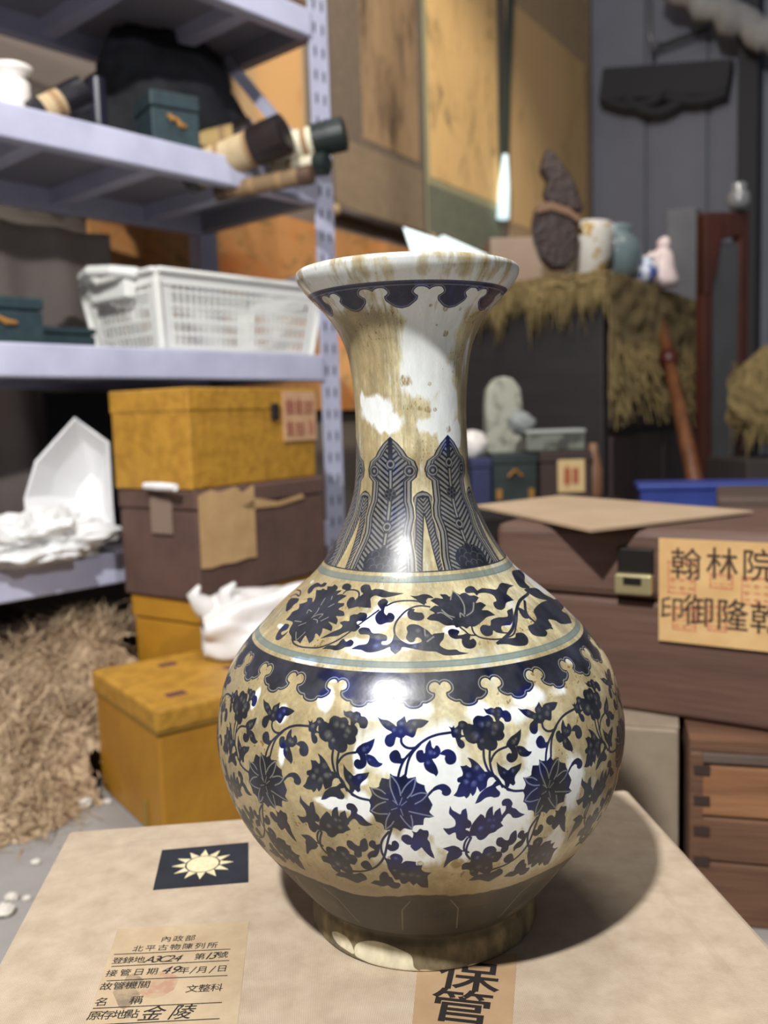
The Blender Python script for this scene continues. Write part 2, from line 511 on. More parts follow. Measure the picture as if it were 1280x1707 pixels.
BODY_PATTERN = """F -27.5,176.6 -26.9,178.5 -25.8,179 -24.8,178.4 -24.6,180.7 -23.6,182.4 -22.3,182.1 -21.8,181.8 -20.5,182.2 -19.6,180.4 -19.3,178.6 -18,178.8 -17,176.9 -17,174.6 -17.4,173.3 -17.2,171.3 -17.8,169.6 -18.9,169 -19.3,169.3 -19.3,167.3 -19.8,165.5 -20.9,164.7 -21.8,165.3 -22.5,166 -23.4,165.5 -24.2,167 -24.4,169.2 -25.3,169.2 -26.6,170.6 -27.2,172.9
M -22.7,178.2,1.7 -21,177.9,1.5 -19.4,175.9,1.9 -24.6,172.8,2.3 -23.1,170.2,1.3 -19.9,173.3,1.3
F -21.4,185.9* -20.7,185.1 -19.4,185.6 -18.6,185 -17.8,185.6 -16.8,184.9 -16.4,183.4 -15.4,183.1 -14.6,181.1 -14.7,178.6 -15.3,177.5 -16.4,177.8 -16.7,179.2 -17.2,180.2 -17.8,179.5 -18,178.6 -18.8,178.5 -19.1,180.5 -19.7,181.9 -20.9,183.2
M -19.2,183.9,1.1 -17.4,183.3,1.1 -17.7,181.6,0.9
L0.82 -19.7,181.8 -19.3,180.9 -19.3,179.2
K1.19 -22.9,165.7 -23,162.3 -22.8,159.1 -22.2,155.5 -21.3,153.2 -20.6,152.1
K1.19 -21.4,164.8 -21.6,161.8 -21.6,158.1 -21.3,154.4 -20.6,151.3 -19.3,147.8 -17.7,145 -16.1,143.4 -13.9,142.7
K1.10 -21.4,159.8 -20.6,162.5 -19.2,164.6 -17.1,165.6
F -17.2,166* -16.7,168.1 -15.5,170.1 -14.3,171.1 -12.6,172.9* -12.8,170.7 -13.2,168.2 -14,165.7 -14.6,165.2 -16.3,164.9
M -15.1,167.5,1.3 -14.3,168.5,0.9
F -14.6,165.2* -13.6,164.9 -12.6,164 -11.5,161.6 -10.6,161.1* -10.9,160.1 -11.9,159.1 -13.3,159.6 -14.2,161.1
M -13.7,162.4,0.8
F -16.5,165.3 -14.8,165.1 -14.4,162.3 -14.5,159.9 -15.3,158.1 -16.5,157.7 -17.4,159.4 -17.3,161.5 -16.6,162.4 -16,162.1 -16.1,163.7
F -20,159.3* -19.2,157 -18.2,155.5 -17.4,154.2 -16.5,155.2 -15.3,155.7 -13.7,156.5* -14.2,153.8 -15.1,152 -15.7,150.6 -15.9,148.9 -15.8,147.2 -16.4,146.3 -17.1,147.4 -17.5,146.1 -18.3,146.3 -18.5,149.2 -19.4,151.6 -19.9,154.8
M -18.3,153.4,0.9 -16.1,153.5,1.1
K1.10 -17.7,146.9 -17.9,144.9 -16.9,144
F -19.3,148 -20.6,147.1 -20.4,145.8 -19.7,143.9 -20,142 -21.1,141.7 -21.9,142.4 -23.2,142.2 -24.5,140.5 -25.7,139.8* -25.2,142.2 -24.5,144.7 -23.1,147 -21.6,148.1 -20.6,149.8 -19.6,149.4
F -12.2,183.4* -11.1,182.3 -9.6,181.9 -8.3,180.4 -7.4,179.1 -7.3,181.2 -6.2,182.9 -5.4,184.2* -5,181.2 -4.4,182.1 -3.3,182.6 -1.7,182.5 -0.6,182.2 0.5,181.5* -0.3,179.9 -1.3,178.5 -2.3,178.1 -2.7,176.3 -3,174.7 -3.6,173.7 -4.6,174.5 -5.2,174.7 -5.8,173.7 -6.6,173.5 -7.4,173.9 -7.7,172.2 -8,170.2 -8.8,169.1 -9.8,169.9 -10.2,172.1 -9.8,174.4 -9,175.4 -8.5,176.3 -9.9,177.8 -11,179.8
M -9.5,179.9,1.1 -8,177.5,1.1 -6.2,180.4,1.3 -4,177.5,1.5 -3.1,180.4,1.3 -6.4,176.7,1.1
K1.19 -6.2,173.9 -6.2,171.4 -5.4,169.4 -4.2,168.6 -2.8,169 -1.8,170.6
K1.19 -7,154.8 -6.5,158.9 -5.6,162.9 -4.2,166.2 -2.4,169.8 -0.8,172.2 0.6,173.7 2.7,174.9 5.9,175.5
K1.19 -5.3,156.1 -4.9,160.5 -4.3,164.2 -3.3,167.4 -2.2,169.6
F -5.4,164 -6.2,163.8 -6.5,165.8 -7.2,167.6 -8.2,167.3 -9,165.3 -8.8,162.8 -8,161.5 -7,161.3 -6,161.3 -5.4,162.6
F 5.2,178.5* 6,177.8 6.5,178.8* 6.7,177.5 7.5,178.6 7.8,180.2 8.8,180.7 9.8,179.5 10.1,177.8 9.6,176.2 9.2,175.9 8.4,176.5 8.1,174.9 8.3,173.8 9.5,173.6 9.4,172.8 8.2,172.8 7.8,172 8.5,170.7 8.7,168.6 8,167.4 7.2,168.5 6.8,171 6.6,172.7 6,173.1 5.7,174.8 5.7,176.8
M 6.9,175.9,1.3 8.5,178.5,1.1
F 0.6,172.5* 0.8,170.9 0.9,169.2 1.4,168.2 1.9,169.6 2.5,169.1 2.9,167 2.6,165 1.7,163.5 0.9,163.2 1.3,161.5 1.8,159.5 2.1,156.6 1.6,154.8* 1.2,155.8 0.3,156.7 -0.7,158.4 -1.1,160.9 -1,161.7 -2,161.7 -2.7,163.3 -2.8,165.8 -2.3,167.4 -1.3,167.6 -1,166.1 -0.7,166.5 -0.6,168.5 -0.2,170.5
M 0.6,166.4,1.3 -0.1,161.6,1.1 1.4,166,0.9
F 2.8,165.8 3.8,167.3 5,167.4 6.1,165.8 6.5,163.3 6.2,161.1 5.2,160.1 4.2,160.8 3.8,162.9 3.9,164.5 2.9,165.2
F 9.1,162.9* 10.2,161.9 11.5,159.5 12.4,156.9 13.3,154.6 14.7,153.4 15.9,150.8 14.7,152 13.9,151.8 13.4,150.4 13.1,147.6 12.1,146.2 11.5,145.5* 10.9,148.5* 10.5,145.7 9.8,143.8* 9.3,145.6* 8.9,144 8.3,143* 7.9,144.2* 6.6,144 5.4,145* 6.2,147 6.7,149.8 7.1,151 6.5,151.5 6.5,153.2 7.6,154.2* 7.8,155.4 7.6,157.4 7.3,159.1* 8.1,159 8.7,159.3* 9.6,157.9 9.9,158.7 9.7,160.7
M 9.1,154.3,1.5 8.4,151.2,1.5 10.2,150,1.7 11.9,152.9,1.9 11.2,157.5,1.5 12.7,153.5,1.1
D0.73 8.4,147 9.8,151.7 11.7,154.6 13.3,154.5
K1.28 13.3,154.5 14.7,153 15.9,150.8 17,146.6
F 0.3,146.9* 0.9,149.3 2.1,150.7 3.4,150.9 4.5,149.3 4.9,147.2 4.4,145.4 3.5,145.1 2.8,146.2 2.8,147.5 2.2,148.4 1.3,148
K1.19 -0.6,145.3 0.7,148.1
F -8.8,156.4* -8.2,155.4 -6.9,154.8 -6.3,155 -5.4,156.5* -4.9,154.4 -4.5,154.2 -3,154.8* -2.8,152.4 -1.9,151.3 -1.1,150.7* -0.9,148.2 -0.4,146.5* -0.3,144.8 0.1,143.1 0.6,140.9* 0.2,138.7 -0.1,137 0.9,134.6* -0.2,134.1 -1.3,133.9 -1.6,130.2* -2.5,130.2 -3.7,129.8 -4.1,127.4* -5.1,127.9 -6,128.3 -6.9,126.6* -7.6,127.8 -8.5,128.4 -9.7,127.1 -10.6,127.2* -10.7,129.4 -11.2,130.7 -12.4,131.5* -12.7,133.7 -13.1,135.5 -13.8,136.7* -13.6,138.6 -13.5,140.3 -13.9,142.5* -13.3,144.3 -13.1,146 -13.7,149.3* -12.5,149 -11.5,149.6 -11.3,151.2 -10.8,154.1* -9.9,153.8 -9.1,153.7
L0.55 -7.5,141.9 -8.4,146.9 -8.9,151 -8.7,155.1 -7.6,152.7 -6.9,149.9 -6.5,145.7
L0.55 -6.3,147 -5.5,150 -4.4,152.4 -3.2,154 -3.3,150.8 -4,147 -5,144.5
L0.55 -13.3,148.9 -12.5,146.1 -11,144.2 -9.4,143.5
L0.55 -13.3,148.9 -11.3,148.3 -10,146.4
L0.55 -13.4,137.2 -11.8,140.6 -10,142.3
L0.55 -13.4,137.2 -11.9,135.9 -9.7,136
L0.55 -10.3,127.5 -10,132.2 -9.1,136.5
L0.55 -10.3,127.5 -9.1,129.5 -8.3,132
L0.55 -4.1,127.9 -4,131.7 -4.3,135.4
L0.55 -4.1,127.9 -5.6,131.6 -6.7,135.3
L0.55 -0.4,146.5 -2.1,147 -4.1,145.4
L0.55 -0.4,146.5 -1.6,143.6 -3.3,141.5
L0.55 0.6,134.7 -1.3,135.7 -4.7,137.6
L0.37 -6.8,141 -6.2,144.5
L0.37 -7.2,141 -8.3,143.1
L0.37 -6.4,140.6 -5.2,142.8
L0.37 -7.4,139.3 -8.7,138.3
L0.37 -6.6,138.9 -6.1,135.3
F -19.1,136.8 -19.3,138.8 -18.6,140.1 -17.4,139.7 -16.6,137.2 -16.8,135.1 -15.7,133.7 -14.6,131.2 -13.2,129.5* -14.9,128.5 -16.3,129.1 -17,131.1 -17.8,131.8 -18.9,129.6 -19.8,128.9 -19.1,132 -18.4,134 -18.3,136.3
F -27,122.8 -26.7,127.4 -25.6,131.2 -24.4,134* -23.7,132.9 -23.3,131.5 -23,134.5 -22.3,136.6 -21.5,137.3* -21.5,135 -21.3,132.2 -20.9,134.2 -19.7,135.9* -19.4,132.8 -19.1,131.5 -18.6,132.1 -19,128.7 -19.4,127.6 -18.7,125.4* -20,124 -20.8,122.7 -22.1,122 -23.1,119.9 -24.1,119 -24.9,119.9 -25.5,121.9 -26.6,121.9 -27.4,120.6
M -22.3,130,1.1 -21.2,129.9,0.9 -24.3,125.9,1.5 -21.4,126,1.3
K1.10 -27.4,121.1 -28,118.3 -28.1,114.5 -27,112.3
F 4.6,139.9* 5,137.8 5.9,136.3 6.9,135 7.3,137 8.2,137.9* 8.5,134.5 8.6,132.1 9.3,130.5 9.5,128.6 9,126.8 8.5,127 8.1,126.3 9.3,124.4 9.5,121.3 9.5,119.3 8.9,121.5 8.5,122.1 7.7,120.3 7,120 6.1,121.7 5.9,124.1 5.7,125.1 5.1,124.8 4.3,124 3.6,125.5 2.9,128* 3.8,127.7 4.9,128 5.7,129 5.7,131.8 4.9,134.3 4.3,136.2
K1.19 9.5,121.1 8.8,117.5 8.5,114.4 8.6,111.1 9.6,107.8
F 2.9,116.1* 4.2,116.9 5.4,117.3 6.6,116 7.4,114.2 8.5,113.9 8.5,112.7 7.5,113.1 7.5,111.2 6.5,108.9 5.5,108 4.5,106.5 3.5,103.7 3.1,103.4* 3.3,106.1 3.7,109.5 3.9,112.2 4.2,113.8 3.6,115
F 9.7,109.7 10,111.9 10.8,112.7 11.8,111.8 12.5,110.4 12.9,113 13.9,114.3 15.2,114 16.1,111.7 16.2,110.1 17.4,109.5 17.9,107 17.5,104.8 16.7,102.8 15.6,102.8 15.9,98.8 15.5,95 14.4,94.3 13.1,96.2 12.3,97.2 12.1,94.6 11,94.4 10,96.8 9.8,99.5 8.9,100.5 7.8,100.8 7.7,103.9 8.5,105.5 9.7,105.7
M 11.4,108.1,1.3 14.3,109.2,1.5 15.3,107,1.1 12.1,101.2,1.7 10.5,98.6,1.1 14.2,99.6,1.1
F 15.8,116.1 16.1,118.6 17.1,118.7 18.1,116.7 19,116.3 19.5,119.6 20.8,121.1 21.2,115.7 20.3,113 19.4,112.4 19.2,109.7 18.1,108.3 17.3,110.1 17.4,112.3 16.3,113.8
K1.19 -8.9,127.8 -9.8,121.8 -10.4,116.6 -11.1,111.2 -12.3,106.4 -14.1,102.3 -16.5,99.3 -18.9,97.8 -21,97.1 -22.5,99.1
K1.19 -9.6,126 -11.1,121.6 -11.7,117.4 -11.6,113.2 -11.1,110 -10.4,107.3
F -11.8,118.5 -12.8,118 -13,119.8 -13.8,120.4 -14.5,119 -14.6,116.9 -13.8,115.5 -13.4,114.5 -14.5,113.2 -15.3,110.8 -15,108 -14.5,109.3 -13.2,110.2 -12.4,113.1 -12.1,115.3
F -10.2,117.7 -9.6,118.8 -9.2,118.3 -8.9,120.4 -8.1,121 -7.4,119 -7.6,116.5 -8.5,114.8 -9.5,114.6 -10.3,116.1
F -4.3,127* -3.2,126.1 -2.4,128 -1.6,127.3 -0.6,126.9 -0.4,124.5 -0.7,122.1 -0.2,120 0.1,115.9 0.6,112.7 0.9,109.9* -0.2,111.6 -1.5,115 -2.1,117.1 -2.7,116.1 -3.7,115 -4.7,117.6 -4.6,118.6 -5.6,119.1 -6.7,121.6 -6.5,124.1 -5.5,124.8 -4.7,123.9 -4.2,122.9 -3.9,125.1
F -10.9,109.5 -9.7,109.1 -9.7,111.4 -8.6,113.1 -7.2,112.2 -6.7,109.4 -7.1,106.6 -5.9,108.4 -3.6,107.9* -3.5,105.5 -2,105.5* -2.3,102.5 -1.4,100.5 0.2,100* -0.8,97.2 -0.7,92.3 -0.7,87.5* -2.4,88 -3.7,91.7* -4.6,89.5* -5.6,93.1* -6.8,90.8 -7.7,91.4 -8,94.3* -9.1,94.1 -9.6,96.8 -10.5,101.8 -10.7,105.5
M -9,101.5,1.1 -7,98.5,1.7 -4.8,98.6,1.7 -3.2,97.3,1.5 -8.3,109.9,1.1
F -26.1,91.3* -24.2,94.9 -22.5,95.1 -20.6,95 -19.3,95.9 -18,97.1 -16.9,94.8 -16.9,92 -18.3,90 -20,87.6 -21.3,88.5 -23.1,90.5 -24.8,90.6
F -16.1,89.3* -14.6,92.1 -13.4,92.4 -13.2,96 -12.1,99.6 -11,99.5 -10.6,96.6 -9.9,95.4 -9.4,91.9 -8.3,91.4 -8,89.2 -9,86.3 -10.4,86.4 -11.4,88.5 -12.9,87.3 -14.6,88.3
F -17.5,103.7 -16.6,106.4 -15.5,106.7 -14.8,103.9 -14.6,101.2 -15.7,100.6 -16.8,100.8
K0.73 -22.1,100.6 -20.5,98.1 -17.9,98.5"""
SHOULDER_PATTERN = """F -62.7,228.8* -62.5,232.4 -63,235.1 -60.7,238.1 -63.5,241* -59.3,244.1 -61.3,246.2 -58,247.4 -54.9,245 -55.8,248.4 -60.4,253.2* -56.5,254.1 -56,255.3 -52.2,255 -53.9,257.6* -50.2,258.2 -49.5,259.8* -45.7,258.3 -45.2,255.6* -41.8,256.5 -42.9,253.2 -40.3,254 -36.6,253.2* -38.4,250.5 -39.2,248 -35.6,248.2* -35.2,246.3 -36.6,244.7 -36.5,243.4 -33.6,242.5 -32.1,239.8* -34.2,239.1 -35.9,238.8 -34.1,236.5 -33.6,233.4* -35.9,234.2 -37.9,234.5 -35,231.9 -34.3,228.9* -36.8,229.6 -38.7,229.8 -38.2,227.5 -38.2,224.5* -39.9,225.9 -40.7,225.7 -40.2,222.2 -41.2,219.6* -43.6,222.5 -45,223.4 -45.2,218.4* -47.7,219.5 -49.6,218.9 -52.1,221.2 -54.6,222.9 -55.6,225.2 -56.4,228.9 -59.2,229.3
L0.51 -48,244.5 -48.5,247.9 -48.6,249.3
L0.51 -47.6,234.9 -47.2,239.8 -47.9,242.4
L0.51 -52.4,237 -53.2,239.6 -50.5,238.9
L0.51 -47.5,235.6 -45.1,238.2 -43.1,238.7 -43.7,235.8
L0.51 -56.1,230.3 -51.8,231
L0.51 -51.8,228.3 -48.8,231.2
L0.51 -50.7,224.2 -48.2,220 -47,222.2 -46.1,225.5
L0.51 -44.3,249.5 -45,251.5
L0.51 -46.2,234.5 -44,234.4 -43,232.7
L0.51 -42.9,244.2 -40.9,246.7
L0.51 -41.8,234.3 -39.3,237.5
F -64.3,249.1 -68.4,251.1 -69.5,253.9 -66.8,257.3 -63.8,258* -60.8,257.6 -58.8,259.4 -56,259.3* -56.1,257.1 -58.6,255.9 -61.4,255.6 -63.7,253.9 -63,251
F -72.9,235.3 -76.4,237.2 -78.2,240.6 -69.4,243.7 -66.6,241.5 -67.5,238.9 -66.7,236.1 -68.4,233.2
K0.92 -83.1,240.4 -78,244.4 -70.8,245.2 -76.3,247.8 -84.6,245.9
F -61,218 -61.8,222.3 -60.9,226.7* -57.9,227 -56.9,224.1 -59.2,221.3 -57.3,220 -55.5,223.3 -55.7,220.6 -57,216.9 -59.2,216
K0.92 -50.6,219.8 -48.2,217.5 -44.3,216.6 -40.4,217.1 -36.5,218.1 -33.4,220.5 -30.4,223.7 -27.4,228.3 -24.5,234.1 -21.4,239.5 -17.8,245.2
F -42.5,258.1 -42.9,260.4 -40.8,261.7 -37.7,260.8 -36.8,258.3 -37.6,256.8 -39.6,257.2
K0.92 -39.5,254.8 -38.3,257.1 -34.5,257.9 -31.3,256.9 -29.8,253.7 -30.5,250.9
F -29.7,257.1 -31.2,260.2 -29.4,262.2 -26.4,261.8 -24.5,258.8 -22.6,259.6 -19,259.4 -15.3,258 -11,257.4 -7.3,257.1* -12.6,255.1 -17,254 -21.5,255.1 -23.3,253 -22.6,250.4 -21.5,246.5* -23.9,246.4 -26.7,246.7 -28.5,246.5 -30.8,245.3 -32.2,245.1 -34.3,248.4 -34.2,252.2 -32.2,252.8 -30.3,250.3 -29.8,253 -28.2,255.9
F -37.6,223.4* -35.6,226.2 -33.2,229.1 -31,231.3 -30.8,233.2 -32.4,234.9 -31,236.4 -28.9,236.7 -29.5,239.9 -28.2,241.3 -26.5,241.6 -25.6,242.9 -22.9,242.6 -21.9,240.1 -22.9,237.4 -24.9,237.2 -25.4,235.9 -24.2,234.2 -23.3,233.7 -24.5,230.4 -27,230.1 -29,228.6 -30.8,226.6 -34.4,225.3
F -19,249.3 -18.5,252 -16.4,253.1 -14.5,251.1 -14.8,248.9 -15.4,246.9 -15.2,243.7 -13.9,241.9 -13.3,243.5 -11.7,243.2 -10.5,240.7 -11.2,237.6 -13.3,236.9 -15.7,235.5 -17.5,237.3 -18.5,241 -17.7,244.2 -16.9,245.6
F -34.8,217.6* -32.9,220.3 -30,220.9 -28.9,224 -28.1,225.2 -26.7,223.7 -25.2,225.1 -23.8,223.6 -24.3,221.2 -26.3,220.4 -27.4,219.1 -29.3,217.9 -31.9,218.2
F -24,219.6* -21.8,222.1 -18.9,223.5 -18.6,228.1 -20.1,228.9 -22.3,228.9 -23.5,231.2 -22.4,233.1 -19.7,232.8 -17.8,229.9 -15,229.8 -12.5,228.5 -12.3,225.7 -13.8,225.1 -13.7,223.3 -11.7,223.2 -10.3,225.7 -9.8,230.9 -9.5,229.9 -7.5,226.2 -4.6,223.7 -2.2,223.9 -0.5,224.8 -0.3,226 -1.1,227.3 -2.2,227.4 -2.9,225.2 -4.3,224.9 -5.6,227.4 -5.1,230.6 -5.5,233.9 -4,235.9 -1.3,235.4 0.9,233 2.3,231.2 3.4,228.9 4.4,229.5 7.9,229.7* 7.2,226.1 5.7,223.1 6.2,221.2 8.1,219.5 10.7,219.2 11.9,217.7 14.6,216.4* 11.7,216 9,216 6.4,216.5 4,218.7 1.4,219.2 -1.3,220.1 -4.3,221.3 -6.7,221.9 -7.3,220.1 -8.9,217.7* -10.5,220.1 -10.9,221.9 -13.4,220 -16,218.6 -18.4,218.4 -20.7,219.6
M -9.1,221.9,1.9 -1.4,231.8,1.6 1.8,228.4,1.4 -2.6,222.5,1.4 -15.5,227.2,1.9 -15.7,222.2,1.9
L0.67 1,232.3 1.1,228.5
L0.67 1.6,225 3.9,227.6
K1.01 -9.7,230 -10.1,233.9 -9.3,238.6 -6.6,244.2 -3.2,247.3 0.3,248.2 3.9,247.3
K1.01 -14.8,248.3 -11.6,250.9 -7,251.9 -1.4,251.5 1.7,249.2
F -4.7,255.5* -1.8,255 1.7,256.1 4.6,255.4 6.3,253.1 3.9,253.3 2.8,251.6 2.7,249.8 0.4,249.9 -0.9,251.8 -2.7,253.7
F -5.4,244.2 -4.1,246.2 -2.4,245.9 -2.8,244.5 -1.1,243.7 0.6,243.3 1.3,240.4 -0,238.4 -2.4,238.4 -4.5,239.6 -5.3,241.7
F 2.2,239.4* 3.8,241.7 5.6,242.9 3.7,245.2* 6.1,247.8 7.9,247.6 4.7,251.5* 7.3,253.1 10.6,252.4 9.6,255.4* 12.6,255.1 14.3,253.4 16.6,257.5* 19.1,254.3 20.4,254.8 22.6,254.9 24,252.8 26.6,252.3 28,250.5* 25.1,247.3 27.7,247.2 29.3,244.7* 26.1,242 28.8,241 30.7,237.2* 26.6,236.8 23,234 19.8,231.9 17.8,232.3 16.4,231.2 15.1,232.7 12.7,232.4 12.1,233.9 9,234.3 6.3,237.3 3.5,238.2
L0.67 14,251.3 16.4,256.8 18.4,253.6 19.1,249.1 19,245.5 17.8,240.7
L0.67 8.9,244.7 10.9,241 13.1,239.2
L0.67 15.6,238.9 16.2,241.6 17.4,239.3
L0.67 24.1,247.5 21.8,242.1 18.4,239.5
L0.67 6.9,242.8 9,242.6 12,238
K0.90 14.2,232.2 15.4,230 16.7,227.2 18.9,226.5
K0.90 18.6,232.1 18.5,228.2 19.8,225.3 22.5,223.5 26.3,222.3 30.6,222.4 33.8,223.8 36.8,228.3 44.2,239.5
K1.83 25.7,220 30.1,223.1 34.7,227.2 40.1,235 48.7,242.6 59.6,245
K1.83 51.8,241.6 46.4,234.2 47.4,226.5 53.6,220.5
F 9.3,230.3 10.6,231.7 12.5,231.1 13.4,229.7 12.5,227.6 14.2,227.6 15.8,228 17.1,227.2 16.2,224.2 17.7,224.5 18.2,221.9 17.1,219.6 15.3,219 13.7,220.2 13.2,222.8 13.4,225.2 11.2,225.5 9.6,227.3
F 21.5,230.2 23.3,232.2 26,231.2 27.6,234.4 30.9,235.4 33.8,234.9 36,235.1 37.5,238.4 40.1,239.2 41.3,239.6* 38.2,233.7 34.9,229.6 32.4,229.6 30.4,229.5 29.7,226.3 32.8,224.8 30.1,224.9 27.4,226.2 26.2,227.8 25.1,225.5 22.9,225 21.4,226.9
F 23.2,257.4 26,259.1 28.7,258.3 29.5,255.5 32.8,256.5 36.8,255.3 40.8,254 45.6,256.8 49.2,256.9 55,253.1* 49.4,252.6 45,249.7 45.1,248 45.8,244.2* 40.5,243.8 37.4,240.7 34.7,239.9 32.9,241.9 33.6,245.5 35.9,246.5 36.3,250.3 33.4,252.9 29.4,253.3 27.6,252.1 26.8,254.2 23.1,254.8
F 25.7,219.4* 28.9,221.9 33.2,221.5 34.9,223.8 37.8,222.9 38.4,219 36.2,215.8 32,216.5 29.2,218.4
F 41.5,225.1 45,226.1 49,221 54.4,221.4 55.7,225.7 59.6,223.4 62.4,219.6 72,215.7* 77.5,219.9 74.3,224.7 89.9,221.9 90,227.1 66.9,235.9 52.6,234.6 48.8,228.4
F 42,226 46.8,225.5 49.4,219.9 46.6,217.5 41.7,220.5
F 69.4,261.7 90,255.9 70.3,252.6 67.2,247.6 59.3,250.3 61.4,256.8
F 60.6,248.4 74.2,244.5 75.6,238.3 80.2,230.7 65.5,237.9 61.1,243.4
F 44.2,238.8 46.6,235.9 46,230.6 42.8,232.1"""
draw(BODY_PATTERN, [36.0 * k for k in range(10)])
draw(SHOULDER_PATTERN, [0.0, 180.0])


def scallop(half, centre, period, count, s_top, d_line, d_gap):
    """a dark band whose lower edge is a row of cloud lobes, edged by a dark line and a pale gap"""
    pts = [(-x, y) for x, y in reversed(half)] + half[1:]
    P = spline([(centre + x, y, False) for x, y in pts], False, 8)
    P3 = np.concatenate([P + [-period, 0], P, P + [period, 0]])
    y_lo, y_hi = P[:, 1].min() - 3, s_top
    x0, y0, d = dist_tile(P3, 3.0)
    poly = np.concatenate([P3, [[P3[-1, 0], s_top + 6], [P3[0, 0], s_top + 6]]])
    px0, py0, T = poly_tile(poly)
    # common window of exactly one period
    xa = int(round((centre - period / 2) / DEG))
    xb = int(round((centre + period / 2) / DEG)) + 1
    ya, yb = int(y_lo / MM), int(s_top / MM)
    inside = np.zeros((yb - ya, xb - xa), np.float32)
    dd = np.full_like(inside, 9.0)
    for arr, bx, by, src in ((inside, px0, py0, T), (dd, x0, y0, d)):
        sy0, sy1 = max(ya, by), min(yb, by + src.shape[0])
        arr[sy0 - ya:sy1 - ya] = src[sy0 - by:sy1 - by, xa - bx:xb - bx]
    full = ((np.arange(ya, yb) + 0.5) * MM)[:, None] > y_lo
    light = np.clip((dd - d_line) / 0.25, 0, 1) * np.clip((d_line + d_gap - dd) / 0.25, 0, 1) * inside
    offs = [period * k for k in range(count)]
    stamp(ink, (xa, ya, inside), offs)
    stamp(lite, (xa, ya, 1.0 * light), offs)


scallop([(0, 199.6), (0.45, 200.7), (1.2, 201.4), (2.2, 200.9), (2.9, 199.2), (2.9, 197.2), (2.2, 196.1), (1.5, 195.5), (1.6, 193.4), (2.4, 191.7), (3.7, 190.4), (4.7, 190.3), (5.0, 189.2), (6.0, 188.0), (7.2, 187.6)], 4.0, 14.4, 25, 206.5, 0.65, 0.9)
scallop([(0, 435.3), (1.5, 436.4), (4, 437.2), (7, 436.8), (8.9, 434.2), (7.6, 432.4), (6.2, 431.2), (6.6, 428.6), (9, 426.4), (12, 424.4), (16.36, 423.4)], -22.1, 360 / 11, 11, 440.5, 0.5, 0.8)


def row(s0, s1, layer, val=1.0):
    a, b = s0 / MM, s1 / MM
    for y in range(int(a), min(int(b) + 1, TH)):
        c = max(0.0, min(b, y + 1) - max(a, y)) * val
        layer[y] = np.maximum(layer[y], c)


teal = np.zeros((TH, TW), np.float32)
row(209.6, 213.2, teal, 0.75)
row(212.7, 213.4, teal, 1.0)
row(209.5, 210.1, teal, 1.0)
row(206.2, 207.0, ink)
row(264.0, 268.0, teal, 0.72)
row(263.8, 264.6, teal, 1.0)
row(270.2, 271.2, ink, 0.9)
row(438.2, 438.9, lite, 0.8)
row(440.4, 441.4, ink, 0.8)

# plantain leaves round the neck
yy = ((np.arange(TH) + 0.5) * MM)
ya, yb = int(271.0 / MM), int(351 / MM)
S_ = yy[ya:yb][:, None]
RR = RAD[ya:yb][:, None] * math.pi / 180


